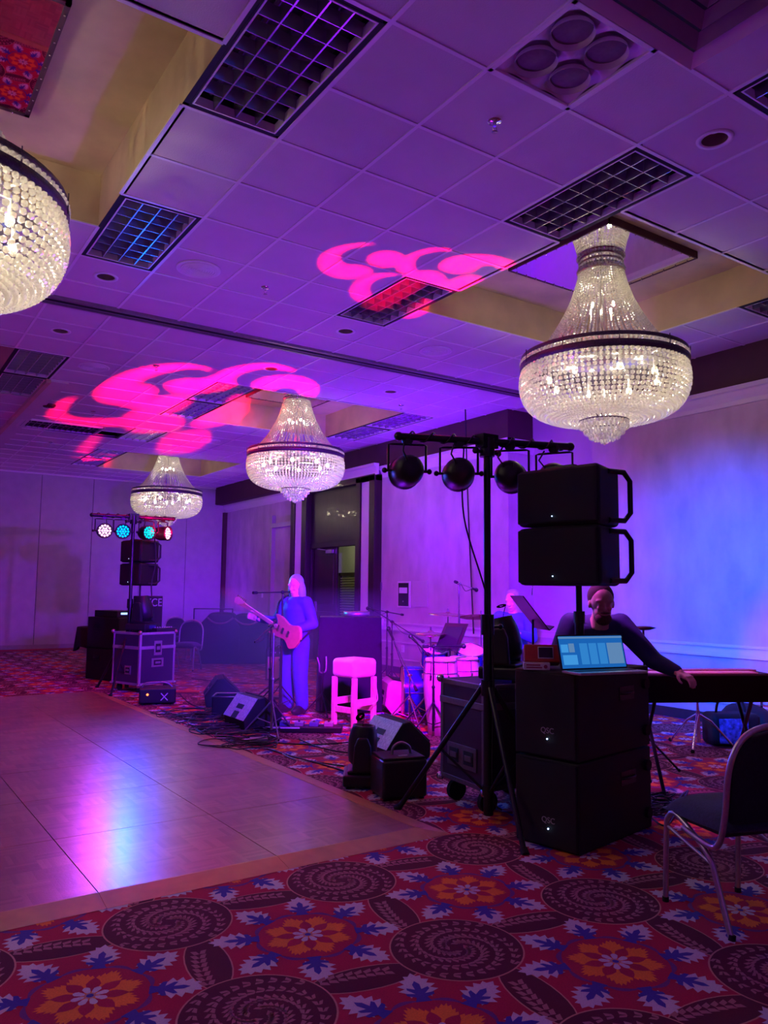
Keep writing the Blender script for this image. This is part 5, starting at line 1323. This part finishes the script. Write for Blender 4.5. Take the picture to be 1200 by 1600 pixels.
# two big soft cases
for (u, v, w_, hh, dd, lab, rz) in ((345, 1036, .78, .98, .5, 'large black soft equipment case with sloping shoulders at the back, left one', -30), (388, 1036, .80, .96, .5, 'large black soft equipment case at the back nearest the doorway, right one', -32)):
    q = G(u, v); t = thing('equipment_bag', lab, 'equipment case', (q.x, q.y, 0), radians(rz), 'large soft cases at the back')
    m = MB(); w2_ = w_/2; m.prism([(-w2_, 0), (w2_, 0), (w2_, hh*.72), (w2_-.16, hh*.98), (w2_*.2, hh), (-w2_+.2, hh), (-w2_, hh*.78)], -dd/2, dd/2, 'y'); m.build('body', mat('nylon_cover', (.022, .014, .045), .7, noise=.2, nscale=6, bump=.3, bscale=9), t, bevel=.05, seg=4)
    m = MB(); m.tube(bez([(-.25, -dd/2, hh*.9), (-.1, -dd/2-.03, hh*.80), (.1, -dd/2-.03, hh*.80), (.25, -dd/2, hh*.9)], 6), .02); m.build('grab_handle', mat('handle_webbing', (.20, .10, .14), .7, noise=.2), t)
    m = MB(); m.bx(-w2_+.1, w2_-.1, -dd/2-.008, -dd/2+.01, hh*.5, hh*.52); m.build('zip', M_BLACK, t)
q = atD(325, 985, 17.0); t = thing('dark_frame', 'tall square dark metal frame behind the large soft cases', 'frame', (q.x, q.y, 0), radians(-30))
m = MB(); m.tube([(-.3, 0, 0), (-.3, 0, 1.02), (.5, 0, 1.02), (.5, 0, 0)], .018); m.build('tube_frame', M_BMET, t)
m = MB(); m.cyl((-.3, 0, .4), (.5, 0, .4), .014); m.build('cross_rail', M_BMET, t)

# fog machine
q = G(243, 1100); t = thing('fog_machine', 'black fog machine with a white cross mark in front of the far road case', 'fog machine', (q.x, q.y, 0), radians(-18))
m = MB(); m.bx(-.20, .24, -.11, .25, .02, .20); m.build('body', M_BLACK, t, bevel=.015)
m = MB(); m.tube(bez([(-.18, .06, .18), (-.12, .06, .25), (.12, .06, .25), (.2, .06, .19)], 5), .012); m.build('handle', M_STEEL, t)
for s_ in (-1, 1): m = MB(); m.box((.10, -.112, .10), (.012, .003, .12), Matrix.Rotation(s_*.75, 3, 'Y')); m.build('cross_mark', M_WHITE, t)
m = MB(); m.sph((-.10, -.112, .13), .014); m.build('indicator', lit('orange_led', (1, .18, .05), 4), t)
m = MB()
for x in (-.15, .19):
    for y in (-.07, .2): m.cyl((x, y, 0), (x, y, .02), .015)
m.build('feet', M_RUB, t)
q = G(292, 1083); m = MB(); m.cyl((-.17, 0, .022), (.17, 0, .022), .02, .016, 12); m.sph((-.17, 0, .022), .021, 10, 8); o = m.build('orange_tube', mat('orange_plastic', (.8, .12, .04), .4, noise=.05)); o.location = (q.x, q.y, 0); o.rotation_euler = (0, 0, radians(-30)); tag(o, 'short orange tube lying on the carpet beside the leftmost wedge monitor', 'tube')

# small amps on the stage
def amp(label, P, w_, h_, d_, rz, col, name='amplifier', z=0):
    t = thing(name, label, 'amplifier', (P.x, P.y, z), rz)
    m = MB(); m.bx(-w_/2, w_/2, -d_/2, d_/2, 0, h_); m.build('cabinet', M_MATT, t, bevel=.012)
    m = MB(); m.bx(-w_/2+.03, w_/2-.03, -d_/2-.006, -d_/2+.004, .03, h_*.74); m.build('grille', col, t)
    m = MB(); m.bx(-w_/2+.02, w_/2-.02, -d_/2-.004, -d_/2+.004, h_*.80, h_*.95); m.build('control_strip', M_BLACK, t)
    m = MB()
    for k in range(6): m.cyl((-w_*.35+k*w_*.14, -d_/2, h_*.875), (-w_*.35+k*w_*.14, -d_/2-.018, h_*.875), .011, n=8)
    m.build('knobs', M_WHITE, t)['kind'] = 'stuff'
    m = MB(); m.tube(bez([(-.09, 0, h_), (-.07, 0, h_+.035), (.07, 0, h_+.035), (.09, 0, h_)], 4), .010, 6); m.build('handle', M_BLACK, t)
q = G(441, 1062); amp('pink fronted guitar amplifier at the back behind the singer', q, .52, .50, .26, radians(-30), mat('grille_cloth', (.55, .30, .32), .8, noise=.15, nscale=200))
q = atD(428, 1018, 10.6); t = thing('pink_cup', 'pink lit paper cup shape clipped to the left mic stand', 'cup', (q.x, q.y, .79))
m = MB(); m.lathe([(0, 0), (.06, 0), (.085, .20), (.08, .205), (.05, .01), (0, .01)], 18); m.build('shell', mat('paper_cup', (.7, .6, .55), .6, noise=.05), t)
m = MB(); m.cyl((0, 0, -.79), (0, 0, 0), .010); m.lathe([(0, -.79), (.14, -.79), (.14, -.775), (0, -.76)], 18); m.build('pole', M_BMET, t)
# black covered table by the doorway
q = atD(545, 1060, 9.6); q.z = 0
t = thing('covered_table', 'dark cloth covered table behind the pink lit stool', 'table', (q.x, q.y, 0), radians(-30))
m = MB(); m.bx(-.36, .36, -.25, .25, 1.08, 1.11); m.build('tabletop', M_MATT, t, bevel=.006)
m = MB(); n = 60; vs = []
for z, am in ((1.11, 0), (.8, .012), (.4, .022), (.02, .03)):
    for k in range(n):
        s_ = k/n*4; i = int(s_); f = s_-i; c = [(-.37, -.26), (.37, -.26), (.37, .26), (-.37, .26), (-.37, -.26)]; x = c[i][0]*(1-f)+c[i+1][0]*f; y = c[i][1]*(1-f)+c[i+1][1]*f
        g = 1+am*sin(k*1.3)*2; vs.append((x*g, y*g, z))
m.add(vs, [(i*n+k, i*n+(k+1) % n, (i+1)*n+(k+1) % n, (i+1)*n+k) for i in range(3) for k in range(n)], 0, True); m.build('cloth', mat('violet_black_cloth', (.006, .003, .014), .95, noise=.2), t)
q2 = q.copy(); 
t = thing('hand_drum', 'round shallow drum lying on the dark covered table', 'drum', (q.x+.1, q.y, 1.112)); m = MB(); m.lathe([(.15, 0), (.16, 0), (.16, .06), (.15, .06)], 24); m.build('shell', M_STEEL, t); m = MB(); m.lathe([(0, .055), (.15, .058)], 24); m.build('skin', mat('olive_skin', (.25, .18, .06), .6, noise=.1), t)

# pedals and flat gear near the singer
q = G(470, 1143); t = thing('pedal_board', 'flat black pedal board with a pale edge right of the left wedge monitor', 'pedal board', (q.x, q.y, 0), radians(-35))
m = MB(); m.bx(-.42, .42, -.10, .10, .005, .06); m.build('board', M_BLACK, t, bevel=.006)
m = MB(); m.bx(-.42, .0, -.104, -.098, .045, .06); m.build('pale_edge', M_WHITE, t)
for k in range(5): m = MB(); m.bx(-.36+k*.15, -.27+k*.15, -.06, .06, .06, .10); m.cyl((-.315+k*.15, -.03, .10), (-.315+k*.15, -.03, .115), .012, mi=1); m.build('pedal', [mat('pedal_%d' % (k % 2), (.10, .10, .3) if k % 2 else (.3, .25, .3), .4, noise=.1), M_CHROME], t, bevel=.004)
q = G(404, 1163); t = thing('stage_box', 'small grey connector box with plugs in front of the left wedge monitor', 'connector box', (q.x, q.y, 0), radians(-20))
m = MB(); m.bx(-.08, .08, -.05, .05, 0, .06); m.build('body', M_STEEL, t, bevel=.004)
for k in range(3): m = MB(); m.cyl((-.05+k*.05, -.05, .03), (-.05+k*.05, -.10, .03), .012); m.build('plug', M_CHROME, t)
q = G(356, 1120); t = thing('drum_box', 'open topped grey crate beside the left wedge monitor', 'crate', (q.x, q.y, 0), radians(-30))
m = MB(); s_ = .16; h_ = .24
for a, b, c, d in ((-s_, s_, -s_, -s_+.015), (-s_, s_, s_-.015, s_), (-s_, -s_+.015, -s_, s_), (s_-.015, s_, -s_, s_)): m.bx(a, b, c, d, 0, h_)
m.bx(-s_, s_, -s_, s_, 0, .015); m.build('walls', M_BLACK, t, bevel=.003)
m = MB(); m.tube([(-s_, -s_, h_), (s_, -s_, h_), (s_, s_, h_), (-s_, s_, h_)], .009, 6, closed=True); m.build('rim', M_STEEL, t)

# ================================================================== CABLES
def cable(label, pts, r=.006, mtl=None, group='loose stage cables', name='cable', n=8):
    m = MB(); m.tube(bez(pts, n), r, 6); return tag(m.build(name, mtl or M_CABLE), label, 'cable', group)
def fl_(u, v, z=.008): return G(u, v, z)
def wander(us, amp=.05):
    out = []
    for i, (u, v) in enumerate(us): p = fl_(u, v); out.append(p+Vector((random.uniform(-amp, amp), random.uniform(-amp, amp), 0)))
    return out
cable('black cable running from the left wedge monitor along the dance floor to the standing head', wander([(395, 1160), (450, 1180), (500, 1193), (560, 1210)], .02))
cable('second black cable beside the dance floor edge, ending at the small case', wander([(410, 1166), (470, 1184), (530, 1196), (590, 1200), (640, 1205)], .02))
cable('black cable crossing the carpet in front of the wooden stool', wander([(420, 1160), (480, 1163), (540, 1160), (600, 1155), (660, 1160)], .02))
cable('black cable from the pedal board across to the near wedge monitor', wander([(470, 1155), (500, 1168), (550, 1176), (600, 1170)], .02))
cable('black cable lying from the far road case to the leftmost wedge monitor', wander([(280, 1085), (300, 1100), (330, 1112), (350, 1128)], .03))
cable('thin pale cable beside the left wedge monitor', wander([(400, 1168), (430, 1172), (455, 1185), (480, 1190)], .01), .004, M_STEEL)
cable('black cable along the back of the stage before the large soft cases', wander([(300, 1060), (360, 1066), (420, 1068), (470, 1062)], .03))
cable('black cable between the bass cabinets and the near chair', wander([(1015, 1275), (1040, 1290), (1060, 1262), (1075, 1235), (1062, 1250), (1085, 1262), (1110, 1250)], .0))
m = MB(); random.seed(11)
for k in range(26):
    c = fl_(random.uniform(285, 385), 0) if False else fl_(290+k*4.2+random.uniform(-14, 14), 1112+k*2.0+random.uniform(-6, 10)); pts = []
    R_ = random.uniform(.08, .26); a0 = random.uniform(0, 6.28); nn = random.randint(8, 16)
    for q in range(nn):
        a = a0+q*.75; rr = R_*(1+.25*sin(q*1.7+k)); pts.append(c+Vector((rr*cos(a)*1.3, rr*sin(a), .006+.03*random.random()+.012*(k % 4))))
    m.tube(bez(pts, 4), .0055, 5)
for k in range(10):
    c = fl_(1028+random.uniform(-8, 12), 1268+random.uniform(-18, 18)); pts = [c+Vector((.10*random.random()*cos(a*.8)+.05*cos(a), .10*random.random()*sin(a)+.05*sin(a*.8), .02+.05*random.random())) for a in range(9)]
    m.tube(bez(pts, 4), .0045, 5)
o = m.build('cable_tangle', M_CABLE); tag(o, 'tangled heap of thin black cables on the carpet along the dance floor edge', 'cables', kind='stuff')
# hanging cable from the ceiling and cable down from the near T bar
tp_ = onZc(727, 639); m = MB(); m.tube(bez([tp_, atD(731, 780, 11.2), atD(736, 900, 10.7), atD(740, 990, 10.2)], 8), .011, 6); tag(m.build('hanging_cable', M_CABLE), 'thin black cable hanging from the ceiling down towards the drum kit', 'cable')
P0 = Vector((PN.x, PN.y, 0)); m = MB(); q0 = P0-bN*.16; m.tube(bez([q0+Vector((0, 0, 2.36)), q0+Vector((.0, 0, 1.9)), P0+Vector((-.03, -.04, 1.35)), P0+Vector((.0, -.05, .9)), P0+Vector((0, -.04, .2)), P0+Vector((.2, .1, .02))], 8), .006, 6); tag(m.build('hanging_cable', M_CABLE), 'thin cable hanging down beside the pole of the near light stand', 'cable')
q = atD(240, 880, 12.3); m = MB(); m.tube(bez([q+Vector((0, 0, .4)), q+Vector((.03, 0, .0)), q+Vector((-.02, .0, -.35)), q+Vector((.05, 0, -.9))], 8), .010, 6); tag(m.build('hanging_cable', M_CABLE), 'cable looping down behind the two far speakers', 'cable')
# ================================================================== PEOPLE
def remeshed(mb_, name, m, parent, vox):
    o = mb_.build(name, m, parent); r = o.modifiers.new('r', 'REMESH'); r.mode = 'VOXEL'; r.voxel_size = vox; r.use_smooth_shade = True
    s_ = o.modifiers.new('s', 'SMOOTH'); s_.factor = .5; s_.iterations = 3; return o
def head_mb(mb_, X):
    old = mb_.X; mb_.X = X       # head centre at origin, face towards -Y, height .235
    mb_.sph((0, .012, .022), .092, 24, 16, (.84, 1.06, 1.05)); mb_.sph((0, -.022, -.045), .066, 20, 12, (.88, .98, 1.05))
    mb_.sph((0, -.058, -.088), .026, 14, 8, (1.1, .8, .8))
    mb_.cyl((0, -.082, .018), (0, -.106, -.022), .008, .013, 10); mb_.sph((0, -.102, -.026), .0145, 10, 8, (1.1, .9, .8))
    for s_ in (-1, 1):
        mb_.sph((s_*.080, .012, -.005), .026, 12, 8, (.35, .7, 1.15)); mb_.sph((s_*.032, -.072, .032), .022, 10, 8, (1.4, .7, .5)); mb_.sph((s_*.030, -.074, -.018), .022, 10, 8, (1, .6, .8)); mb_.sph((s_*.031, -.074, .010), .012, 10, 8)
    mb_.sph((0, -.084, -.052), .018, 12, 8, (1.35, .6, .32)); mb_.sph((0, -.082, -.062), .017, 12, 8, (1.2, .6, .36))
    mb_.cyl((0, .02, -.06), (0, .035, -.17), .055, .06, 16)
    mb_.X = old
def hand_mb(mb_, wrist, dirv, palm_n, curl=.6, side=1):
    d = Vector(dirv).normalized(); n = Vector(palm_n); n = (n-d*n.dot(d)).normalized(); s_ = d.cross(n)*side
    w_ = Vector(wrist); R_ = Matrix((s_, d, n)).transposed()
    mb_.box(w_+d*.045, (.075, .10, .026), R_); mb_.cyl(w_-d*.05, w_+d*.03, .028, .026, 12)
    for k, (off, L) in enumerate(((-.028, .068), (-.010, .078), (.010, .074), (.028, .058))):
        p = w_+d*.092+s_*off; a = 0; pts = [p-d*.03, p]; q = p
        for seg in (.42, .32, .26): a += curl*.9; q = q+(d*cos(a)+n*sin(a))*L*seg; pts.append(q)
        mb_.tube(pts, [.010, .0095, .009, .0085, .007], 8)
    p = w_+d*.03-s_*.034; mb_.tube([p, p-s_*.022+d*.02+n*.01, p-s_*.03+d*.045+n*.025, p-s_*.024+d*.065+n*.035], [.012, .011, .010, .008], 8)
SKIN = mat('skin', (.62, .38, .30), .5, noise=.06, nscale=30)
def person(name, label, loc, rz, J, skin=SKIN, shirt=None, pants=None, hair=None, hair_kind='short', shoes=None, head_tilt=(0, 0, 0), sleeve=True, hands=None):
    t = thing(name, label, 'person', loc, rz)
    # J: joint positions in local frame, facing -Y
    K = ['pelvis', 'waist', 'chest', 'neck', 'head', 'shL', 'elL', 'wrL', 'shR', 'elR', 'wrR', 'hiL', 'knL', 'anL', 'toL', 'hiR', 'knR', 'anR', 'toR']
    def figure(mb_, keys, g):
        gr = lambda k: g.get(k, g.get('all', 0))
        def limb(a, b, ra, rb):
            A, B = Vector(JJ[a]), Vector(JJ[b]); mb_.cyl(A, B, ra+gr(a), rb+gr(b), 18); mb_.sph(A, ra+gr(a), 18, 12); mb_.sph(B, rb+gr(b), 18, 12)
        ax = (Vector(JJ['shL'])-Vector(JJ['shR'])).normalized() if 'shL' in keys else Vector((1, 0, 0))
        if 'chest' in keys:
            P_ = [Vector(JJ['pelvis']), Vector(JJ['waist']), Vector(JJ['chest']), Vector(JJ['chest']).lerp(Vector(JJ['neck']), .55)]; W_ = [.155, .135, .165, .12]; D_ = [.115, .10, .115, .085]
            for q in range(3):
                for u in range(7):
                    f_ = u/6; p_ = P_[q].lerp(P_[q+1], f_); up = (P_[q+1]-P_[q]).normalized(); y_ = up.cross(ax).normalized(); x_ = y_.cross(up)
                    R_ = Matrix((x_, y_, up)).transposed(); w__ = W_[q]+(W_[q+1]-W_[q])*f_+gr('chest'); d__ = D_[q]+(D_[q+1]-D_[q])*f_+gr('chest')
                    mb_.sph(p_, 1, 22, 12, (w__, d__, .085), rot=R_)
            for s_ in ('L', 'R'):
                mb_.cyl(Vector(JJ['chest']).lerp(Vector(JJ['neck']), .35), Vector(JJ['sh'+s_]), .075+gr('chest'), .060+gr('shL'), 16)
        if 'neck' in keys: limb('neck', 'head', .058, .056); mb_.cyl(Vector(JJ['chest']), Vector(JJ['neck']), .09, .058, 16)
        for s_ in ('L', 'R'):
            if 'el'+s_ in keys: limb('sh'+s_, 'el'+s_, .062, .045)
            if 'wr'+s_ in keys: limb('el'+s_, 'wr'+s_, .045, .030)
            if 'kn'+s_ in keys:
                mb_.cyl(Vector(JJ['pelvis']), Vector(JJ['hi'+s_]), .11+gr('hiL'), .095+gr('hiL'), 16); mb_.sph(JJ['pelvis'], 1, 20, 12, (.16+gr('hiL'), .12+gr('hiL'), .10))
                limb('hi'+s_, 'kn'+s_, .092, .060); limb('kn'+s_, 'an'+s_, .060, .040)
            if 'to'+s_ in keys: limb('an'+s_, 'to'+s_, .040, .034)
    JJ = dict(J); body = MB(); figure(body, set(K), {})
    HX = Matrix.Translation(Vector(J['head'])+Vector((0, -.01, .06)))@RZ(head_tilt[2])@RX(head_tilt[0])@RY(head_tilt[1])
    head_mb(body, HX)
    for s_, el, wr in ((1, 'elL', 'wrL'), (-1, 'elR', 'wrR')):
        a, b = Vector(J[el]), Vector(J[wr]); hd_ = (hands or {}).get(wr, ((b-a).normalized(), (0, 0, -1), .5)); hand_mb(body, b, hd_[0], hd_[1], hd_[2], s_)
    remeshed(body, 'body', skin, t, .0065)
    def cloth(nm, keys, grow, m_, extra=None):
        nonlocal JJ
        JJ = dict(J); JJ.update(extra or {}); b_ = MB(); figure(b_, set(keys), grow); return remeshed(b_, nm, m_, t, .012)
    if shirt:
        ks = ['pelvis', 'waist', 'chest', 'shL', 'elL', 'shR', 'elR']+(['wrL', 'wrR'] if sleeve else [])
        ex = {}
        for w_, e_ in (('wrL', 'elL'), ('wrR', 'elR')): ex[w_] = Vector(J[e_]).lerp(Vector(J[w_]), .92)
        cloth('shirt', ks, {'all': .016, 'wrL': .014, 'wrR': .014}, shirt, ex)
    if pants:
        ex = {}
        for a_, k_ in (('anL', 'knL'), ('anR', 'knR')): ex[a_] = Vector(J[k_]).lerp(Vector(J[a_]), .95)
        cloth('trousers', ['pelvis', 'hiL', 'knL', 'anL', 'hiR', 'knR', 'anR'], {'all': .02, 'anL': .035, 'anR': .035, 'knL': .03, 'knR': .03}, pants, ex)
    for a_, b_ in (('anL', 'toL'), ('anR', 'toR')):
        p, q = Vector(J[a_]), Vector(J[b_]); m = MB(); d = (q-p); d.z = 0; d.normalize(); az = math.atan2(d.y, d.x)
        m.X = Matrix.Translation((p+q)/2*1.0)@RZ(az); m.sph((.0, 0, -.012), .13, 16, 10, (1.1, .40, .42)); m.build('shoe', shoes or M_BLACK, t)
    if hair:
        m = MB(); m.X = HX; m.sph((0, .036, .044), .099, 22, 14, (.88, .96, .96))
        if hair_kind == 'long':
            for s_ in (-1, 1): m.sph((s_*.06, .03, -.06), .07, 14, 12, (.75, .9, 1.9)); m.sph((s_*.07, .03, -.16), .055, 14, 12, (.8, .9, 1.8))
            m.sph((0, .07, -.10), .09, 16, 12, (1, .6, 1.9))
        o = m.build('hair', hair, t)
    return t, HX
STAND = dict(pelvis=(0, 0, .95), waist=(0, 0, 1.08), chest=(0, 0, 1.27), neck=(0, .0, 1.43), head=(0, -.01, 1.50), shL=(.17, 0, 1.36), shR=(-.17, 0, 1.36), elL=(.23, .02, 1.08), elR=(-.23, .02, 1.08), wrL=(.2, -.14, .9), wrR=(-.2, -.14, .9),
             hiL=(.09, 0, .88), knL=(.11, -.02, .48), anL=(.12, .02, .09), toL=(.14, -.12, .04), hiR=(-.09, 0, .88), knR=(-.11, -.02, .48), anR=(-.12, .02, .09), toR=(-.14, -.12, .04))
M_DENIM = mat('blue_trousers', (.04, .06, .40), .85, noise=.15, nscale=20, bump=.2, bscale=25)
# the singing guitarist
J = dict(STAND); J.update(elR=(-.30, -.02, 1.12), wrR=(-.42, -.26, 1.16), elL=(.26, .04, 1.10), wrL=(.06, -.20, 1.0))
J = {k: (Vector(v)*.94) for k, v in J.items()}
P = atD(460, 1060, 9.35)
PH = person('person', 'standing guitarist with long light blue lit hair and wide blue trousers, at the left mic', (P.x, P.y, 0), radians(-70), J, shirt=mat('dark_shirt', (.05, .06, .22), .8, noise=.1), pants=M_DENIM, hair=mat('cyan_lit_hair', (.22, .55, .60), .6, noise=.2, nscale=60, stretch=(4, 4, .6)), hair_kind='long', head_tilt=(radians(12), 0, radians(10)),  # cyan stage light painted into the hair colour
       hands={'wrR': ((-.9, -.3, .25), (0, -1, .2), 1.1), 'wrL': ((-.8, -.2, -.5), (0, .8, -.5), .7)})
# her guitar
t = thing('electric_guitar', 'electric guitar held by the standing guitarist, neck towards the left mic stand', 'guitar', (P.x, P.y, 0), radians(-70))
GX_ = Matrix.Scale(-1, 4, (1, 0, 0))@T(-.02, -.23, .97)@RY(radians(-24))
m = MB(); m.X = GX_; pr = bez([(-.26, -.10, 0), (-.29, .02, 0), (-.22, .14, 0), (-.08, .10, 0), (.06, .13, 0), (.16, .12, 0), (.10, .05, 0), (.12, -.05, 0), (.19, -.12, 0), (.05, -.11, 0), (-.08, -.09, 0), (-.18, -.15, 0), (-.26, -.10, 0)], 4)[:-1]
m.prism([(p.x, p.y) for p in pr], -.02, .02, 'y'); m.build('guitar_body', mat('guitar_wood', (.50, .20, .12), .3, coat=.5, noise=.1), t, bevel=.006)
m = MB(); m.X = GX_; m.bx(.08, .66, -.038, -.018, -.024, .024); m.build('neck', mat('maple', (.62, .42, .30), .4, noise=.1), t, bevel=.005)
m = MB(); m.X = GX_; m.prism([(.66, -.03), (.84, -.045), (.85, .02), (.80, .05), (.66, .026)], -.034, -.02, 'y'); m.build('headstock', MATS['maple'], t)
m = MB(); m.X = GX_
for k in range(6): m.cyl((.68+k*.028, -.027, .03), (.68+k*.028, -.027, .065), .007, n=6)
m.build('tuning_pegs', M_CHROME, t)['kind'] = 'stuff'
m = MB(); m.X = GX_
for k in range(6): m.cyl((-.12, -.042, -.016+.0065*k), (.68, -.042, -.016+.0065*k), .0008, n=4)
m.build('strings', M_CHROME, t)['kind'] = 'stuff'
m = MB(); m.X = GX_; m.bx(-.04, -.01, -.036, -.02, -.035, .035); m.bx(.04, .06, -.036, -.02, -.035, .035); m.bx(-.13, -.10, -.036, -.02, -.035, .035); m.build('pickups', M_CHROME, t)
m = MB(); m.tube(bez([GX_@Vector((.17, .0, .13)), Vector((-.14, -.12, 1.30)), Vector((-.10, .06, 1.36)), Vector((.05, .15, 1.2)), Vector((.2, .08, 1.0)), GX_@Vector((-.29, .0, .0))], 6), .012, 6); m.build('strap', M_MATT, t)
# drummer, seated
SIT = dict(pelvis=(0, 0, .56), waist=(0, -.01, .70), chest=(0, -.03, .90), neck=(0, -.05, 1.06), head=(0, -.07, 1.13), shL=(.18, -.03, 1.0), shR=(-.18, -.03, 1.0), elL=(.26, -.14, .78), elR=(-.26, -.14, .78), wrL=(.18, -.36, .84), wrR=(-.18, -.36, .84),
           hiL=(.10, -.03, .55), knL=(.20, -.42, .52), anL=(.22, -.44, .09), toL=(.23, -.58, .04), hiR=(-.10, -.03, .55), knR=(-.20, -.42, .52), anR=(-.22, -.44, .09), toR=(-.23, -.58, .04))
P = atD(805, 1000, 9.3); dz = 0
SIT2 = {k: Vector(v)+Vector((0, 0, .13 if k not in ('anL', 'anR', 'toL', 'toR') else 0)) for k, v in SIT.items()}
person('person', 'seated drummer with grey hair and blue shirt behind the drum kit', (P.x, P.y, 0), radians(-65), SIT2, shirt=mat('blue_shirt', (.05, .10, .60), .8, noise=.1), pants=M_MATT, hair=mat('grey_hair', (.30, .30, .28), .8, noise=.2), head_tilt=(radians(14), 0, 0))
t = thing('drum_throne', 'round black drum throne under the seated drummer', 'stool', (P.x, P.y, 0)); stand_parts(t, .50, .28, .014, M_CHROME, .3)
m = MB(); m.lathe([(0, .50), (.16, .50), (.18, .53), (.18, .57), (.15, .59), (0, .595)], 24); m.build('seat', M_MATT, t)
for s_ in (-1, 1):
    o_ = Matrix.Translation((P.x, P.y, 0))@RZ(radians(-65)); a = o_@Vector((s_*.19, -.40, 1.0)); b = o_@Vector((s_*.06, -.74, .93)); m = MB(); m.cyl(a, b, .008, .005, 8); m.sph(b, .008, 8, 6); tag(m.build('drumstick', MATS['maple']), 'drumstick in the %s hand of the seated drummer' % ('right' if s_ < 0 else 'left'), 'drumstick')
# bearded man behind the laptop
P = atD(921, 1000, 5.8)
J = dict(STAND); J = {k: Vector(v) for k, v in J.items()}
lean = {'waist': (0, -.06, -.05), 'chest': (0, -.16, -.13), 'neck': (0, -.27, -.20), 'head': (0, -.33, -.21), 'shL': (0, -.18, -.15), 'shR': (0, -.18, -.15)}
for k, v in lean.items(): J[k] += Vector(v)
J['elL'] = Vector((.34, -.34, .98)); J['wrL'] = Vector((.44, -.50, .92)); J['elR'] = Vector((-.30, -.26, .95)); J['wrR'] = Vector((-.32, -.42, .88))
PB, HXB = person('person', 'bearded man in a dark blue shirt leaning behind the laptop, face under the near speakers', (P.x, P.y, 0), radians(-35), J, shirt=mat('navy_shirt', (.02, .02, .12), .8, noise=.1), pants=M_MATT, hair=mat('brown_hair', (.05, .02, .02), .8, noise=.2), head_tilt=(radians(10), 0, 0))
m = MB(); m.X = HXB; m.sph((0, -.052, -.088), .058, 18, 12, (.95, .80, .80)); m.sph((0, -.094, -.043), .020, 12, 8, (1.7, .5, .35)); m.build('beard', mat('beard_hair', (.10, .035, .03), .85, noise=.3, nscale=120), PB)
# ------------------------------------------------------------------ stage haze
hz = MB(); hz.bx(3.3, 7.9, 7.6, 15.5, .03, 1.5); ho = hz.build('stage_haze', None)
hm_ = bpy.data.materials.new('haze'); hm_.use_nodes = True; nt = hm_.node_tree; nt.nodes.clear()
vp = N(nt, 'ShaderNodeVolumePrincipled'); vp.inputs['Density'].default_value = HAZE; vp.inputs['Color'].default_value = (.95, .9, 1, 1); vp.inputs['Anisotropy'].default_value = .1
tc = N(nt, 'ShaderNodeTexCoord'); sx = N(nt, 'ShaderNodeSeparateXYZ'); nt.links.new(tc.outputs['Object'], sx.inputs[0])
mr = N(nt, 'ShaderNodeMapRange'); mr.inputs[1].default_value = .35; mr.inputs[2].default_value = 1.48; mr.inputs[3].default_value = 1.0; mr.inputs[4].default_value = 0.0; nt.links.new(sx.outputs[2], mr.inputs[0])
mp = N(nt, 'ShaderNodeMapRange'); mp.inputs[1].default_value = 7.8; mp.inputs[2].default_value = 5.8; mp.inputs[3].default_value = 0.0; mp.inputs[4].default_value = 1.0; nt.links.new(sx.outputs[0], mp.inputs[0])
nz = N(nt, 'ShaderNodeTexNoise'); nz.inputs['Scale'].default_value = .9; nt.links.new(tc.outputs['Object'], nz.inputs['Vector'])
m1 = N(nt, 'ShaderNodeMath', operation='MULTIPLY'); nt.links.new(mr.outputs[0], m1.inputs[0]); nt.links.new(mp.outputs[0], m1.inputs[1])
m3 = N(nt, 'ShaderNodeMath', operation='MULTIPLY'); nt.links.new(m1.outputs[0], m3.inputs[0]); nt.links.new(nz.outputs[0], m3.inputs[1])
m2 = N(nt, 'ShaderNodeMath', operation='MULTIPLY'); nt.links.new(m3.outputs[0], m2.inputs[0]); m2.inputs[1].default_value = HAZE*2; nt.links.new(m2.outputs[0], vp.inputs['Density'])
oo = N(nt, 'ShaderNodeOutputMaterial'); nt.links.new(vp.outputs[0], oo.inputs['Volume'])
ho.data.materials.clear(); ho.data.materials.append(hm_); tag(ho, 'thin blue violet haze hanging over the musicians on the carpet', 'haze', kind='stuff')
# ------------------------------------------------------------------ pieces of parts go one level deeper
SUBPART = {'led_lenses': 'can', 'rear_plug': 'can', 'yoke_knob': 'yoke', 'power_light': 'grille', 'logo': 'grille', 'screen': 'lid', 'keyboard': 'base', 'knobs': 'control_strip', 'hoop': 'shell',
           'lug': 'shell', 'rim': 'shell', 'wing_nut': 'cymbal', 'microphone': 'boom', 'counterweight': 'boom', 'pickups': 'guitar_body', 'strings': 'neck', 'tuning_pegs': 'headstock', 'foot': 'side_frame',
           'stretcher': 'side_frame', 'bulb': 'inner_frame', 'lens': 'head', 'indicator': 'body', 'cross_mark': 'body', 'lettering': 'body', 'display': 'body', 'print': 'carton', 'door_handle': 'door_leaf',
           'door_closer': 'door_leaf', 'screws': 'frame', 'lamp_head': 'lamp_neck', 'sheet': 'desk', 'plug': 'body', 'beard': 'body', 'label_strip': 'lid', 'side_pocket': 'body', 'zip': 'body', 'grab_handle': 'body', 'ball_corner': 'edge_rails'}
def base_name(o): return o.name.split('.')[0]
for o in list(bpy.data.objects):
    if o.parent is None or o.parent.type != 'EMPTY' or o.type != 'MESH': continue
    want = SUBPART.get(base_name(o))
    if not want: continue
    cand = [c for c in o.parent.children if c is not o and c.type == 'MESH' and base_name(c) == want]
    if not cand: continue
    def cen(q): b = q.bound_box; return sum((Vector(v) for v in b), Vector((0, 0, 0)))/8
    c0 = cen(o); c = min(cand, key=lambda q: (cen(q)-c0).length)
    ml = o.matrix_basis.copy(); o.parent = c; o.matrix_basis = ml
